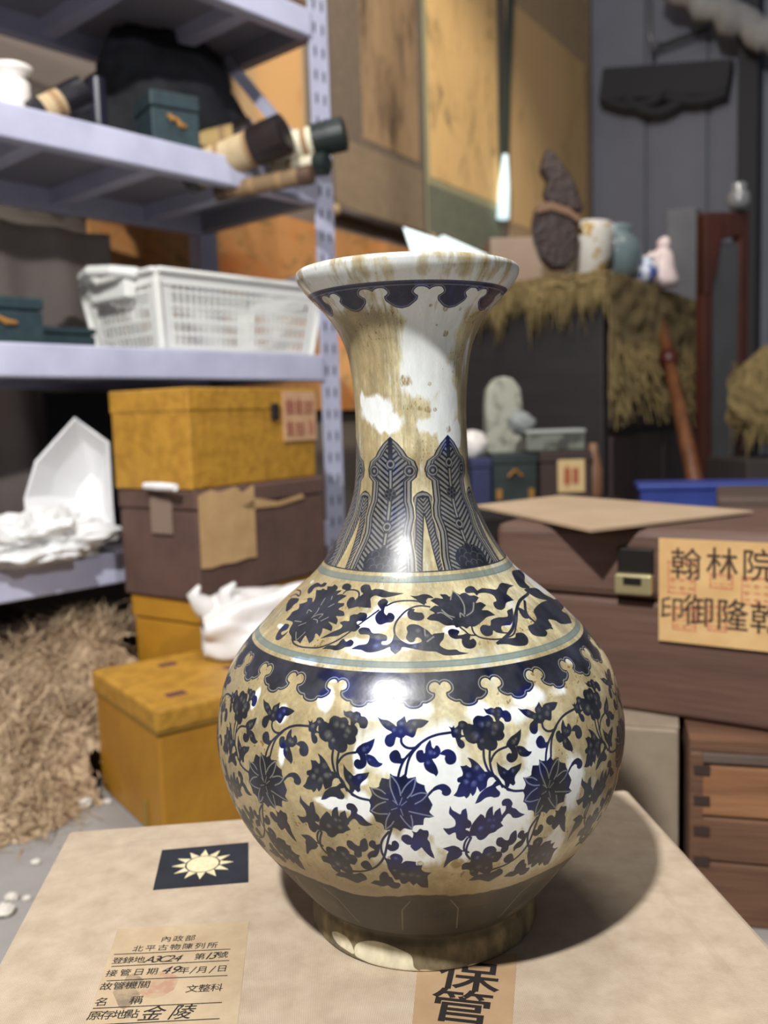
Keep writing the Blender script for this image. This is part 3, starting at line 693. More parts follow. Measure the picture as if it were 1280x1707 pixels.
def leaf(half, theta, tall):
    hs = np.array(half)
    o = np.argsort(hs[:, 1])
    hw = lambda s: np.interp(s, hs[o, 1], hs[o, 0], right=0.0)
    W_ = int(32 / DEG)
    x = (np.arange(-W_, W_) + 0.5)[None, :] * DEG
    ax = np.abs(x)
    xm = ax * RR                                  # mm from the midrib
    h = hw(S_) * RR
    edge = h - xm                                 # mm inside the outline, sideways
    top = hs[:, 1].max()
    edge = np.minimum(edge, (top - S_) * 0.75 - xm * 0.15 + 0.0 * x)
    cov = np.clip(edge / 0.2 + 0.5, 0, 1)
    lt = np.zeros_like(cov)
    band = lambda e, a, b: np.clip((e - a) / 0.15 + 0.5, 0, 1) * np.clip((b - e) / 0.15 + 0.5, 0, 1)
    if tall:
        lt = np.maximum(lt, 0.95 * band(edge, 1.0, 2.6))
        lt = np.maximum(lt, 0.85 * band(edge, 3.4, 4.2))
        inner = np.clip((edge - 4.9) / 0.2, 0, 1)
        ph = np.mod((S_ - xm * 0.8) / 3.3, 1.0)
        lt = np.maximum(lt, 0.85 * inner * ((ph < 0.54) * 1.0) * np.clip((xm - 1.0) / 0.2, 0, 1))
        bar = np.clip((0.75 - xm) / 0.2, 0, 1) * (((S_ > 320) & (S_ < 331)) | ((S_ > 302) & (S_ < 313)) | ((S_ > 287) & (S_ < 294)))
        near = np.clip((1.5 - xm) / 0.2, 0, 1)
        lt = np.maximum(lt * (1 - near), 0.95 * bar)
        def disc(s0, r):
            return np.hypot(xm, S_ - s0) - r
        for s0 in (334.5, 298.0):
            d = disc(s0, 2.0)
            lt = np.where(d < 0.9, 0.0, lt)
            lt = np.maximum(lt, 0.9 * np.clip((0.55 - np.abs(d)) / 0.2 + 0.3, 0, 1))
        d = disc(317.0, 3.6)
        lt = np.where(d < 0, 0.0, lt)
        for k in range(6):
            a = k * math.pi / 3 + 0.3
            q = np.hypot(x * RR - 2.4 * math.cos(a), S_ - 317.0 - 2.4 * math.sin(a))
            lt = np.maximum(lt, 0.5 * band(q, 1.0, 1.5) * (d < 0.6))
        d = np.hypot(xm * 0.8, S_ - 276.0) - 9.0
        lt = np.where(d < 0, 0.0, lt)
        for cx, cs, r in ((0, 284, 2.6), (4.5, 281, 2.6), (2.4, 277.5, 3.0), (6.5, 276, 2.8), (4, 272.5, 2.6), (0, 273.5, 2.4)):
            q = np.hypot(xm - cx, S_ - cs)
            lt = np.maximum(lt, 0.6 * band(q, r - 0.5, r) * (S_ > cs - 0.5))
        # scrolls of the trefoil head
        for cs in (330.5,):
            q = np.hypot(xm - hw(330.0) * RR * 0.70, S_ - cs)
            lt = np.where(q < 3.6, 0, lt)
            lt = np.maximum(lt, 0.85 * band(q, 2.3, 3.1) * (q < 4))
            lt = np.maximum(lt, 0.8 * (q < 1.0))
    else:
        lt = np.maximum(lt, 0.9 * band(edge, 0.8, 2.0))
        inner = np.clip((edge - 2.8) / 0.2, 0, 1)
        ph = np.mod((S_ - xm * 1.15) / 2.5, 1.0)
        lt = np.maximum(lt, 0.85 * inner * (ph < 0.54))
        wedge = np.clip(((305 - S_) * 0.13 - xm) / 0.2 + 0.5, 0, 1) * (S_ < 304)
        rim = np.clip(((305 - S_) * 0.13 + 0.7 - xm) / 0.2 + 0.5, 0, 1) * (S_ < 306)
        lt = lt * (1 - rim)
        cov = cov * (1 - wedge)
    for k in range(6):
        idx = (np.arange(-W_, W_) + int(round((theta + 60 * k) / DEG))) % TW
        a = ink[ya:yb]
        b = lite[ya:yb]
        halo = np.clip((edge + 0.7) / 0.2 + 0.5, 0, 1)
        a[:, idx] = np.where(halo > 0, a[:, idx] * (1 - halo), a[:, idx])
        b[:, idx] = b[:, idx] * (1 - halo)
        a[:, idx] = np.maximum(a[:, idx], cov)
        b[:, idx] = np.maximum(b[:, idx], lt * cov)


leaf([(0, 319), (5, 317.8), (8.7, 315.4), (10.2, 310), (10.5, 302), (10.5, 292), (12.5, 282), (14, 270)], 7.0, False)
leaf([(0, 350.4), (8.6, 346), (14.3, 341.8), (17.0, 339), (24.5, 336.0), (27.2, 331.4), (25.6, 327), (20.6, 324.4), (20.4, 319), (20.2, 313), (21.8, 309), (22.2, 303.6), (20.4, 298.4), (19.4, 294.1), (20.0, 288.3), (21.0, 283), (21.6, 278.7), (21.6, 270)], -23.2, True)

# ------------------------------------------------------------------ dirt, worn glaze and colours
rng = np.random.default_rng(5)


def vnoise(nx, ny):
    g = rng.random((ny + 2, nx)).astype(np.float32)
    fx = np.arange(TW) / TW * nx
    fy = np.arange(TH) / TH * ny
    ix, iy = fx.astype(int), fy.astype(int)
    tx, ty = (fx - ix).astype(np.float32), (fy - iy).astype(np.float32)
    tx, ty = tx * tx * (3 - 2 * tx), ty * ty * (3 - 2 * ty)
    A = g[:, ix % nx] * (1 - tx) + g[:, (ix + 1) % nx] * tx
    return A[iy] * (1 - ty)[:, None] + A[iy + 1] * ty[:, None]


def fbm(nx, ny, octaves=4, gain=0.55):
    out, amp, tot = 0, 1.0, 0
    for k in range(octaves):
        out = out + amp * vnoise(nx * 2 ** k, ny * 2 ** k)
        tot += amp
        amp *= gain
    return out / tot


N1, N2, N3 = fbm(14, 9, 5), fbm(60, 36, 4), fbm(9, 26, 4)
STREAK = fbm(150, 12, 3)
FINE = fbm(420, 250, 2)
theta_ax = ((np.arange(TW) + 0.5) * DEG)
theta_ax = np.where(theta_ax > 180, theta_ax - 360, theta_ax)[None, :].astype(np.float32)
s_ax = yy[:, None].astype(np.float32)
rad_ax = (RAD * math.pi / 180)[:, None].astype(np.float32)
CLEAN = [(17.7, 406.7, 13.3, 20.3, 1.0), (16.5, 384.8, 14.5, 11.6, 1.0), (36.7, 362.4, 8.7, 17.4, 1.0), (2.5, 396.7, 5.2, 8.7, 1.0), (-41.8, 365.8, 11.6, 7.5, 1.0), (-26.0, 358.7, 8.7, 5.8, 1.0), (-57.7, 371.6, 2.9, 5.2, 1.0), (49.2, 351.8, 5.2, 8.7, 1.0), (19.1, 355.8, 8.7, 4.6, 0.8), (-11.3, 200.7, 15.9, 6.4, 1.0), (-9.2, 186.7, 20.3, 5.8, 1.0), (-8.9, 167.7, 15.9, 13.0, 1.0), (0.1, 161.9, 17.4, 17.4, 1.0), (3.2, 138.0, 27.5, 21.8, 1.0), (-3.9, 114.4, 20.3, 14.5, 1.0), (7.3, 120.4, 23.2, 13.0, 1.0), (17.3, 134.4, 17.4, 15.9, 1.0), (-15.9, 152.4, 4.6, 2.9, 1.0), (-21.9, 138.8, 11.6, 4.1, 1.0), (-16.0, 138.8, 7.2, 8.7, 1.0), (-26.8, 190.5, 5.2, 5.8, 1.0), (-37.5, 159.3, 2.9, 7.5, 1.0), (-51.8, 181.6, 2.9, 6.4, 1.0), (-83.9, 184.3, 2.3, 11.6, 1.0), (-24.9, 139.5, 8.7, 2.6, 1.0), (-16.7, 219.3, 13.0, 3.5, 1.0), (-17.8, 235.9, 8.7, 5.8, 0.9), (-11.5, 244.3, 8.7, 5.2, 0.8), (-61.5, 224.1, 7.0, 2.0, 0.8), (21.9, 142.1, 8.7, 8.7, 0.9), (27.8, 160.8, 8.7, 11.6, 0.7), (38.3, 139.9, 7.2, 14.5, 0.75), (23.0, 180.7, 8.7, 5.8, 0.6), (38.5, 187.5, 8.7, 4.1, 0.6), (45.7, 138.3, 5.8, 17.4, 0.5), (2.2, 426.5, 11.6, 8.7, 0.9), (25.3, 417.3, 11.6, 11.6, 0.9), (63.4, 393.7, 3.5, 23.2, 0.7), (-13.0, 223.0, 20.3, 3.5, 0.9), (-26.0, 202.8, 8.7, 2.9, 0.7), (-17.8, 196.9, 11.6, 5.8, 0.9), (27.7, 186.9, 11.6, 5.8, 0.7), (13.6, 184.7, 7.2, 4.1, 0.6), (50.1, 200.0, 5.8, 4.1, 0.6), (-41.2, 209.0, 11.6, 2.9, 0.6), (-39.5, 178.7, 4.1, 5.2, 0.8), (-16.0, 162.6, 4.1, 8.7, 0.8), (33.8, 107.2, 7.2, 11.6, 0.6), (-73.3, 256.5, 4.6, 2.3, 0.6), (34.6, 230.0, 5.8, 2.9, 0.5), (10.2, 231.2, 4.6, 2.3, 0.5)]
SPOTS = [(24.9, 423.5, 2.2), (29.5, 408.2, 1.6), (13.4, 424.9, 1.1), (36.6, 423.1, 0.8), (57.6, 416.0, 1.6), (57.0, 421.6, 1.4), (20.5, 413.0, 0.8), (42.9, 407.0, 0.5), (52.6, 402.1, 0.5), (-5.8, 382.1, 3.8), (7.3, 366.3, 2.4), (14.5, 365.1, 2.4), (22.7, 365.0, 1.4), (38.6, 353.7, 2.4), (17.2, 379.7, 1.1), (30.8, 388.1, 0.5), (43.8, 386.4, 0.8), (-26.7, 104.3, 5.4), (-9.8, 110.1, 1.6), (-2.6, 106.5, 2.2), (6.2, 105.3, 4.3)]
CHIPS = [[(-53.6, 8.4), (-50.3, 11.2), (-43.7, 12.0), (-39.6, 9.5), (-37.6, 4.0), (-43.4, 4.2), (-48.9, 5.0)], [(-36.4, 10.2), (-29.3, 14.7), (-21.6, 15.4), (-14.2, 13.4), (-8.6, 10.3), (-7.3, 3.9), (-4.7, 0.9), (-13.0, 0.1), (-21.9, 0.1), (-30.8, 2.0), (-36.9, 3.6)], [(15.1, 0.0), (19.3, 2.5), (23.1, 1.2), (20.8, 0.1), (16.8, 0.1)], [(-4.6, 2.2), (-0.5, 2.2), (5.0, 0.1), (0.8, 0.1), (-3.3, 0.1)]]
clean = np.zeros((TH, TW), np.float32)
for t0, s0, rt, rs, st in CLEAN:
    d = np.hypot((theta_ax - t0) * rad_ax / rt, (s_ax - s0) / rs)
    clean = np.maximum(clean, st * np.clip(1.45 - d, 0, 1))
for t0, s0 in ((130, 150), (-150, 180), (170, 330), (100, 240), (-120, 120)):
    clean = np.maximum(clean, np.clip(1.4 - np.hypot((theta_ax - t0) * rad_ax / 30, (s_ax - s0) / 35), 0, 1))
rimpale = np.clip((s_ax - 418) / 10, 0, 1)
clean = np.maximum(clean, 0.52 * rimpale)
stain = 0.86 - clean * 1.0 + (N1 - 0.5) * 1.1 + (N2 - 0.5) * 0.75
stain += (STREAK - 0.5) * 0.45
stain = np.clip((stain - 0.30) / 0.36, 0, 1)                 # crisp flaky edges
deep = np.clip((N1 * 0.5 + N3 * 0.3 + STREAK * 0.3 - 0.47 + 0.16 * np.clip((-theta_ax - 14) / 25, 0, 1)) / 0.18, 0, 1)
C = lambda r, g, b: np.array([r, g, b], np.float32) / 255
white, cream, tan = C(224, 228, 226), C(194, 185, 150), C(154, 139, 104)
sm = stain[..., None]
col = white * (1 - sm) + (cream * (1 - deep[..., None]) + tan * deep[..., None]) * sm
col *= (1 + ((N2 - 0.5) * 0.34 + (FINE - 0.5) * 0.18 + (STREAK - 0.5) * 0.15)[..., None] * (0.25 + 0.75 * sm))
del deep
# rust freckles
fre = np.clip((FINE - 0.70) / 0.06, 0, 1) * np.clip((N3 - 0.5) / 0.1, 0, 1) * stain
for t0, s0, r in SPOTS:
    d = np.hypot((theta_ax - t0) * rad_ax, s_ax - s0) / r + (N2 - 0.5) * 1.6
    fre = np.maximum(fre, 0.85 * np.clip((1.0 - d) / 0.3, 0, 1) * np.clip(0.35 + (FINE - 0.35) * 2, 0, 1))
col = col * (1 - 0.75 * fre[..., None]) + C(112, 86, 40) * 0.75 * fre[..., None]
# cobalt: vivid where the glaze is clean, dull and nearly black under the stain
blue_c = np.where(sm > 0.5, C(38, 41, 56), C(22, 26, 96)).astype(np.float32)
blue_c = C(19, 25, 70) * (1 - sm) + C(36, 38, 48) * sm
blue_c = blue_c * (0.9 + 1.3 * (N2 - 0.45))[..., None]
pale_c = C(120, 132, 190) * (1 - sm) + C(128, 126, 112) * sm
line_c = C(206, 214, 220) * (1 - sm) + C(198, 192, 168) * sm
lt = np.clip(lite, 0, 1)
mott = np.clip(lt * (0.55 + 1.2 * (FINE - 0.3) * (lt < 0.6)), 0, 1)[..., None]
strong = (lt > 0.6)[..., None]
inkc = blue_c * (1 - mott) + np.where(strong, line_c, pale_c) * mott
im = np.clip(ink * (1.02 - 0.10 * (FINE - 0.5)), 0, 1)[..., None]
tl = teal[..., None]
col = col * (1 - 0.8 * tl) + (C(80, 118, 160) * (1 - sm) + C(84, 106, 114) * sm) * 0.8 * tl
col = col * (1 - im) + inkc * im
# the soiled zone under the belly, its faint lappets, and the foot
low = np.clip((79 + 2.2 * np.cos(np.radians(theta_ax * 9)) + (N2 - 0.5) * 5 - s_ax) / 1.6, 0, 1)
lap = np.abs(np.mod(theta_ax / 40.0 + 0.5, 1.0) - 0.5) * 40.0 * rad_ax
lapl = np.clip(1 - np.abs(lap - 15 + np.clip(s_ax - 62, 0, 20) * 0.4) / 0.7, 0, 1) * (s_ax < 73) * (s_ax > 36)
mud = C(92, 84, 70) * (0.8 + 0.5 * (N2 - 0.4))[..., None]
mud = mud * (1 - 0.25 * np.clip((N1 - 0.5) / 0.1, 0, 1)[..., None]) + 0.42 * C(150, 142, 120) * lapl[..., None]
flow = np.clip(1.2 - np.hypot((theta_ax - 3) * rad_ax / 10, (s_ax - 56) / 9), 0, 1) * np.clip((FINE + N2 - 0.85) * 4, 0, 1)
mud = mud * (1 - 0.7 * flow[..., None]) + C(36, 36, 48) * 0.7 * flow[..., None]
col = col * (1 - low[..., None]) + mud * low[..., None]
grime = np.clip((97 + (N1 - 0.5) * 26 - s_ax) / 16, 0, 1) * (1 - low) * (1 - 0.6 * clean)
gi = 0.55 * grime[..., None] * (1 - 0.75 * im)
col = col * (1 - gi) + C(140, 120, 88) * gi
foot = np.clip((29.5 - s_ax) / 0.8, 0, 1)
fc = C(138, 124, 92) * (0.72 + 0.75 * (N2 - 0.3))[..., None]
fc = fc * (1 - 0.5 * np.clip((s_ax - 14 + (N1 - 0.5) * 14) / 12, 0, 1)[..., None])
col = col * (1 - foot[..., None]) + fc * foot[..., None]
chip = np.zeros((TH, TW), np.float32)
for k, pts in enumerate(CHIPS):
    P = np.array(pts)
    P[:, 1] = np.maximum(P[:, 1], -0.5)
    stamp(chip, poly_tile(spline([(a, max(b, 0.0), False) for a, b in pts], True, 6)), [0.0])
cs_ = np.clip(chip * 1.0, 0, 1)[..., None]
chc = C(232, 222, 190) * (0.85 + 0.35 * (N2 - 0.3))[..., None]
col = col * (1 - cs_) + chc * cs_
# rim lip: worn pale edge with brown wear
lipm = np.clip((s_ax - 443) / 2, 0, 1)
wear = np.clip((N1 * 0.6 + N2 * 0.6 - 0.60) / 0.12, 0, 1) * lipm
col = col * (1 - 0.4 * wear[..., None]) + C(160, 144, 104) * 0.4 * wear[..., None]
rough_map = np.clip(0.19 + 0.12 * stain + 0.10 * (N2 - 0.5) + 0.08 * ink + 0.28 * low + 0.28 * foot + 0.2 * chip, 0, 1)
rgba = np.ones((TH, TW, 4), np.float32)
rgba[..., :3] = np.clip(col, 0.01, 1)


def make_image(name, arr, colour=True):
    im_ = bpy.data.images.new(name, TW, TH, alpha=False)
    if not colour:
        im_.colorspace_settings.name = 'Non-Color'
    im_.pixels.foreach_set(np.ascontiguousarray(arr, np.float32).ravel())
    im_.update()
    im_.pack()
    return im_


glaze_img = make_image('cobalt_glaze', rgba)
rgba[..., 0] = rgba[..., 1] = rgba[..., 2] = rough_map
rough_img = make_image('glaze_wear', rgba, False)
del rgba, col, N1, N2, N3, FINE, inkc, blue_c, mud, fc, sm, stain

SEG = 192
prof = [(float(r), float(h)) for h, r in DN]
inner = [(0.0620, 0.3985), (0.0590, 0.3945), (0.0520, 0.383), (0.0430, 0.371), (0.0345, 0.352), (0.0310, 0.330), (0.0300, 0.300), (0.0320, 0.272), (0.045, 0.236), (0.062, 0.215)]
base = [(0.0680, 0.0), (0.0640, 0.0008), (0.0620, 0.010), (0.02, 0.012), (0.001, 0.012)]
vm = bpy.data.meshes.new('porcelain_vase')
V, Fc, UV = [], [], []
chain = [(r, h, None) for r, h in reversed(base)] + [(r, h, a / ARC_MAX) for (r, h), a in zip(prof, ARC)] + [(r, h, None) for r, h in inner]
for r, h, v in chain:
    for k in range(SEG + 1):
        a = 2 * math.pi * k / SEG
        V.append((r * math.sin(a), -r * math.cos(a), h))
for i in range(len(chain) - 1):
    for k in range(SEG):
        a = i * (SEG + 1) + k
        Fc.append((a, a + 1, a + SEG + 2, a + SEG + 1))
vm.from_pydata(V, [], Fc)
uvl = vm.uv_layers.new(name='glaze')
nb = len(base)
for li, loop in enumerate(vm.loops):
    i, k = divmod(loop.vertex_index, SEG + 1)
    v = chain[i][2]
    if v is None:
        v = 0.02 if i < nb else 0.985
    uvl.data[li].uv = (k / SEG, min(max(v, 0.0005), 0.9995))
for p in vm.polygons:
    p.use_smooth = True
vmat = bpy.data.materials.new('stained_blue_white_porcelain')
vmat.use_nodes = True
nt = vmat.node_tree
bs = nt.nodes['Principled BSDF']
ti = nt.nodes.new('ShaderNodeTexImage')
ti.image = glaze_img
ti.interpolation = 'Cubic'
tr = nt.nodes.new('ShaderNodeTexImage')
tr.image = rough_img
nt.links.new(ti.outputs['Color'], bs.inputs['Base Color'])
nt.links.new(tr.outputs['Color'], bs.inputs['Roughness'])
bs.inputs['Specular IOR Level'].default_value = 0.6
nb_ = nt.nodes.new('ShaderNodeTexNoise')
nb_.inputs['Scale'].default_value = 90
nb_.inputs['Detail'].default_value = 3
bp_ = nt.nodes.new('ShaderNodeBump')
bp_.inputs['Strength'].default_value = 0.06
bp_.inputs['Distance'].default_value = 0.002
tco = nt.nodes.new('ShaderNodeTexCoord')
nt.links.new(tco.outputs['Object'], nb_.inputs['Vector'])
nt.links.new(nb_.outputs['Fac'], bp_.inputs['Height'])
nt.links.new(bp_.outputs['Normal'], bs.inputs['Normal'])
vm.materials.append(vmat)
vase = bpy.data.objects.new('porcelain_vase', vm)
vase.location = (VASE_X, VASE_Y, BOX_TOP)
COL.objects.link(vase)
tag(vase, 'tall blue and white porcelain bottle vase with flared rim and brown stains', 'vase')

# ------------------------------------------------------------------ setting: floor and walls share one grid direction
G = math.radians(33)
GA = Vector((math.sin(G), math.cos(G), 0))        # along the shelf and the scroll wall
GB = Vector((-math.cos(G), math.sin(G), 0))       # towards the wall
ROTZ = math.atan2(GA.y, GA.x)                     # local +x along GA, local +y along GB
POST = at(545, 500, 2.1)
POST.z = 0
GS_ = math.radians(42)
GSA = Vector((math.sin(GS_), math.cos(GS_), 0))   # the shelf stands at a slight angle to the wall
GSB = Vector((-math.cos(GS_), math.sin(GS_), 0))
ROTS = math.atan2(GSA.y, GSA.x)
SHELF_D = 0.43
W0 = POST + GB * 0.66

m_floor = mat('worn_concrete', (128, 124, 120), 0.8, (164, 160, 156), 3.0, 0.3, 0.7, 8, bump=0.25, bscale=30)
m_wall = mat('taupe_wall', (112, 100, 90), 0.9, (124, 112, 101), 2.0)
m_grey = mat('grey_panel_wall', (122, 124, 136), 0.8, (134, 136, 148), 1.2)
structure(MB().box(-4, 5, -1.5, 7.5, -0.06, 0.0).build('floor', m_floor))


def wall_local(v):
    """world -> (along GA, along GB) measured from W0"""
    d = Vector((v.x - W0.x, v.y - W0.y, 0))
    return d.dot(GA), d.dot(GB)


CORNER = hit(990, 430, W0, GB)
s_corner, _ = wall_local(CORNER)
structure(MB().box(-2.6, s_corner, 0, 0.08, 0, 3.4).build('wall_left', m_wall, None, (W0.x, W0.y, 0), ROTZ))
BW = W0 + GA * s_corner
mbw = MB()
for k in range(10):                                # wide ribbed cladding
    x0 = k * 0.34
    mbw.box(x0, x0 + 0.31, -0.02, 0.06, 0, 3.4).box(x0 + 0.31, x0 + 0.34, 0.0, 0.06, 0, 3.4)
structure(mbw.build('wall_back', m_grey, None, (BW.x, BW.y, 0), ROTZ - math.pi / 2, bevel=0.006))


def on_back(px, py, off=0.0):
    n = GA
    return hit(px, py, BW - GA * off, n)


# dark pillar, shade band built as a dark solid, and pale pipes on the grey wall
m_dark = mat('dark_paint', (52, 52, 56), 0.7)
m_pipe = mat('pale_grey_lagging', (140, 138, 138), 0.7, (168, 166, 164), 6, bump=0.4, bscale=20)
pl = on_back(1247, 500, 0.10)
structure(MB().box(-0.075, 0.075, -0.05, 0.05, 0, 3.4).build('pillar', m_dark, None, (pl.x, pl.y, 0), ROTZ, bevel=0.004))
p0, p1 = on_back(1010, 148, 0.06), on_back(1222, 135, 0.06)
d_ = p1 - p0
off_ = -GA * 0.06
root_ct = thing('wall_shade_band', p0 + off_, 0, 'dark bar and tubes shaped as a shade band along the grey wall', 'shade band')
MB().bar(Vector((0, 0, 0)), d_, 0.07, 0.17).build('shade_bar', m_dark, root_ct, bevel=0.006)  # dark solid bar stands in for shade on the wall
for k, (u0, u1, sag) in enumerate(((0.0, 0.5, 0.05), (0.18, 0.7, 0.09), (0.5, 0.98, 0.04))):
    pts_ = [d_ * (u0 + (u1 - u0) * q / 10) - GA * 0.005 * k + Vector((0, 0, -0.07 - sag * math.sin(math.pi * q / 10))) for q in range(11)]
    MB().tube(pts_, 0.032, 10).build('shade_sag', m_dark, root_ct, smooth=True)  # ragged lower edge of the shade band, shaped as dark tubes
q0, q1 = on_back(1150, -10, 0.34), on_back(1290, 65, 0.34)
pp = [q0 + (q1 - q0) * (k / 10) + Vector((0, 0, 0.02 * math.sin(k * 2.1))) for k in range(-3, 12)]
pipe = MB().tube(pp, [0.075 + 0.012 * math.sin(k * 1.7) for k in range(15)], 16).build('duct_pipe', m_pipe, smooth=True)
tag(pipe, 'thick pale grey wrapped pipe under the roof above the grey wall', 'pipe')
hang = on_back(1083, 90, 0.12)
hk = MB().tube([hang + Vector((0, 0, 0.55)), hang + Vector((0, 0, 0.1)), hang + Vector((0.02, 0, -0.02)), hang + Vector((0.05, 0, 0.06))], 0.012, 8).build('hanging_hook', mat('grey_steel', (150, 150, 156), 0.4, metal=0.6), smooth=True)
tag(hk, 'thin steel hook hanging in front of the grey wall', 'hook')
q0, q1 = on_back(1098, 78, 0.12), on_back(1180, 48, 0.12)
tag(MB().bar(q0, q1, 0.025, 0.02).build('pipe_brace', m_dark), 'thin dark slanting brace below the wrapped pipe', 'brace')

# ------------------------------------------------------------------ hanging scrolls on the scroll wall
m_silk_grey = mat('grey_brown_silk', (100, 86, 73), 0.85, (110, 95, 80), 30)
m_silk_tan = mat('tan_silk', (170, 142, 108), 0.85, (184, 154, 116), 20)
m_silk_dim = mat('dim_tan_silk', (124, 106, 84), 0.85, (134, 115, 92), 20)
m_silk_green = mat('grey_green_silk', (104, 106, 88), 0.85, (116, 117, 98), 25)
m_silk_pale = mat('pale_green_silk', (156, 150, 116), 0.85)
m_roller = mat('roller_wood', (176, 150, 110), 0.5, (196, 172, 130), 20)
m_rod_dark = mat('dark_rod', (58, 46, 38), 0.5)


def painted(name, ground, wash, dark, seed, scale=3.0, amount=0.5, sx=1.0, sz=0.5):
    """aged silk painting: soft ink washes and darker dabs"""
    m = mat(name, ground, 0.85)
    nt = m.node_tree
    b = nt.nodes['Principled BSDF']
    tc = nt.nodes.new('ShaderNodeTexCoord')
    mp = nt.nodes.new('ShaderNodeMapping')
    mp.inputs['Location'].default_value = (seed * 3.7, seed, seed * 1.9)
    mp.inputs['Scale'].default_value = (sx, 1, sz)
    nt.links.new(tc.outputs['Object'], mp.inputs['Vector'])
    prev = None
    for (c, sc, lo, hi) in ((wash, scale, 0.50, 0.72), (dark, scale * 2.6, 0.62 - 0.12 * amount, 0.74)):
        nz = nt.nodes.new('ShaderNodeTexNoise')
        nz.inputs['Scale'].default_value = sc
        nz.inputs['Detail'].default_value = 6
        nz.inputs['Roughness'].default_value = 0.65
        nz.inputs['Distortion'].default_value = 0.8
        nt.links.new(mp.outputs['Vector'], nz.inputs['Vector'])
        rp = nt.nodes.new('ShaderNodeValToRGB')
        rp.color_ramp.elements[0].position = lo
        rp.color_ramp.elements[0].color = (0, 0, 0, 1)
        rp.color_ramp.elements[1].position = hi
        nt.links.new(nz.outputs['Fac'], rp.inputs['Fac'])
        mx = nt.nodes.new('ShaderNodeMix')
        mx.data_type = 'RGBA'
        nt.links.new(rp.outputs['Color'], mx.inputs['Factor'])
        if prev:
            nt.links.new(prev, mx.inputs['A'])
        else:
            mx.inputs['A'].default_value = lin(ground)
        mx.inputs['B'].default_value = lin(c)
        prev = mx.outputs['Result']
    nt.links.new(prev, b.inputs['Base Color'])
    return m


def scroll(px0, px1, py_bottom, top, m_mount, m_paint, ppx0, ppx1, ppy0, ppy1, label, roller=True, off=0.012, apron=None):
    """a hanging scroll: mount, painted panel, roller.  Pixel values come from the photograph, the scroll hangs flat on the wall."""
    P0 = W0 - GB * off
    a0 = wall_local(hit(px0, 300, P0, GB))[0]
    a1 = wall_local(hit(px1, 300, P0, GB))[0]
    zb = hit((px0 + px1) / 2, py_bottom, P0, GB).z
    root = thing('hanging_scroll', (P0.x + GA.x * a0, P0.y + GA.y * a0, zb), ROTZ, label, 'hanging scroll')
    w = a1 - a0
    MB().box(0, w, -0.004, 0.004, 0, top - zb).build('mount', m_mount, root)
    b0 = wall_local(hit(ppx0, 300, P0, GB))[0] - a0
    b1 = wall_local(hit(ppx1, 300, P0, GB))[0] - a0
    z1 = hit((ppx0 + ppx1) / 2, ppy1, P0, GB).z - zb
    z0 = top - zb - 0.1 if ppy0 is None else hit((ppx0 + ppx1) / 2, ppy0, P0, GB).z - zb
    MB().box(b0, b1, -0.0065, -0.0035, z1, z0).build('painting', m_paint, root)
    if apron:
        MB().box(0.0, w, -0.0055, -0.003, 0, z1 - 0.03).build('apron', apron, root)
    if roller:
        r = MB().tube([(-0.02, -0.018, -0.006), (w + 0.02, -0.018, -0.006)], 0.019, 14).build('roller', m_rod_dark, root, smooth=True)
        for xa, xb in ((-0.045, -0.02), (w + 0.02, w + 0.045)):
            MB().tube([(xa, -0.018, -0.006), (xb, -0.018, -0.006)], 0.023, 14).build('roller_knob', m_roller, root, smooth=True)
    return root


scroll(556, 702, 372, 3.1, m_silk_grey, painted('ink_tree_painting', (150, 122, 90), (96, 74, 56), (48, 36, 30), 1.0, 3.0, 1.0, 1.6, 0.45), 606, 698, None, 252,
       'brown hanging scroll with a dark ink tree, just beside the shelf post', apron=m_silk_dim)
scroll(711, 832, 452, 3.1, m_silk_pale, painted('ink_garden_painting', (226, 184, 122), (190, 152, 98), (96, 82, 58), 2.0, 3.4, 0.75), 716, 829, None, 318,
       'amber hanging scroll with ink trees above a grey green silk apron', apron=m_silk_green)
s3 = scroll(848, 984, 470, 3.1, m_silk_tan, painted('ink_branch_painting', (220, 180, 124), (204, 162, 108), (150, 118, 82), 3.0, 2.2, 0.2), 852, 975, 58, 395,
       'plain amber hanging scroll with faint branches behind the carved wood', roller=False)
scroll(395, 512, 236, 2.9, mat('beige_silk', (176, 144, 104), 0.85), painted('orange_silk_painting', (196, 150, 96), (206, 140, 80), (170, 90, 60), 5.0, 3.0, 0.4), 432, 505, None, 215,
       'narrow tan hanging scroll glimpsed between the two upper shelves', roller=True, off=0.012)
P_ = hit(452, 105, W0 - GB * 0.022, GB)
# dark hanging strip with a lower end whose emission imitates reflected glare, between two scrolls
P0 = W0 - GB * 0.05
t1, t2, t3 = hit(851, -30, P0, GB), hit(842, 258, P0, GB), hit(838, 364, P0, GB)
root = thing('glare_strip', (t3.x, t3.y, t3.z), ROTZ, 'thin dark hanging strip with a white lower end glowing as glare between two scrolls', 'glare strip')
L3 = lambda p: ((p - t3).dot(GA), (p - t3).dot(GB), (p - t3).z)
MB().bar(L3(t2), L3(t1), 0.03, 0.02, (0, 1, 0)).build('dark_rail', mat('dark_green_rail', (48, 62, 58), 0.4), root)
MB().tube([L3(t3), (Vector(L3(t3)) + Vector(L3(t2))) / 2, L3(t2)], [0.030, 0.026, 0.012], 12).build('glare_end', mat('glare_glow', (225, 245, 245), 0.3, emit=((215, 244, 246), 0.9)), root, smooth=True)

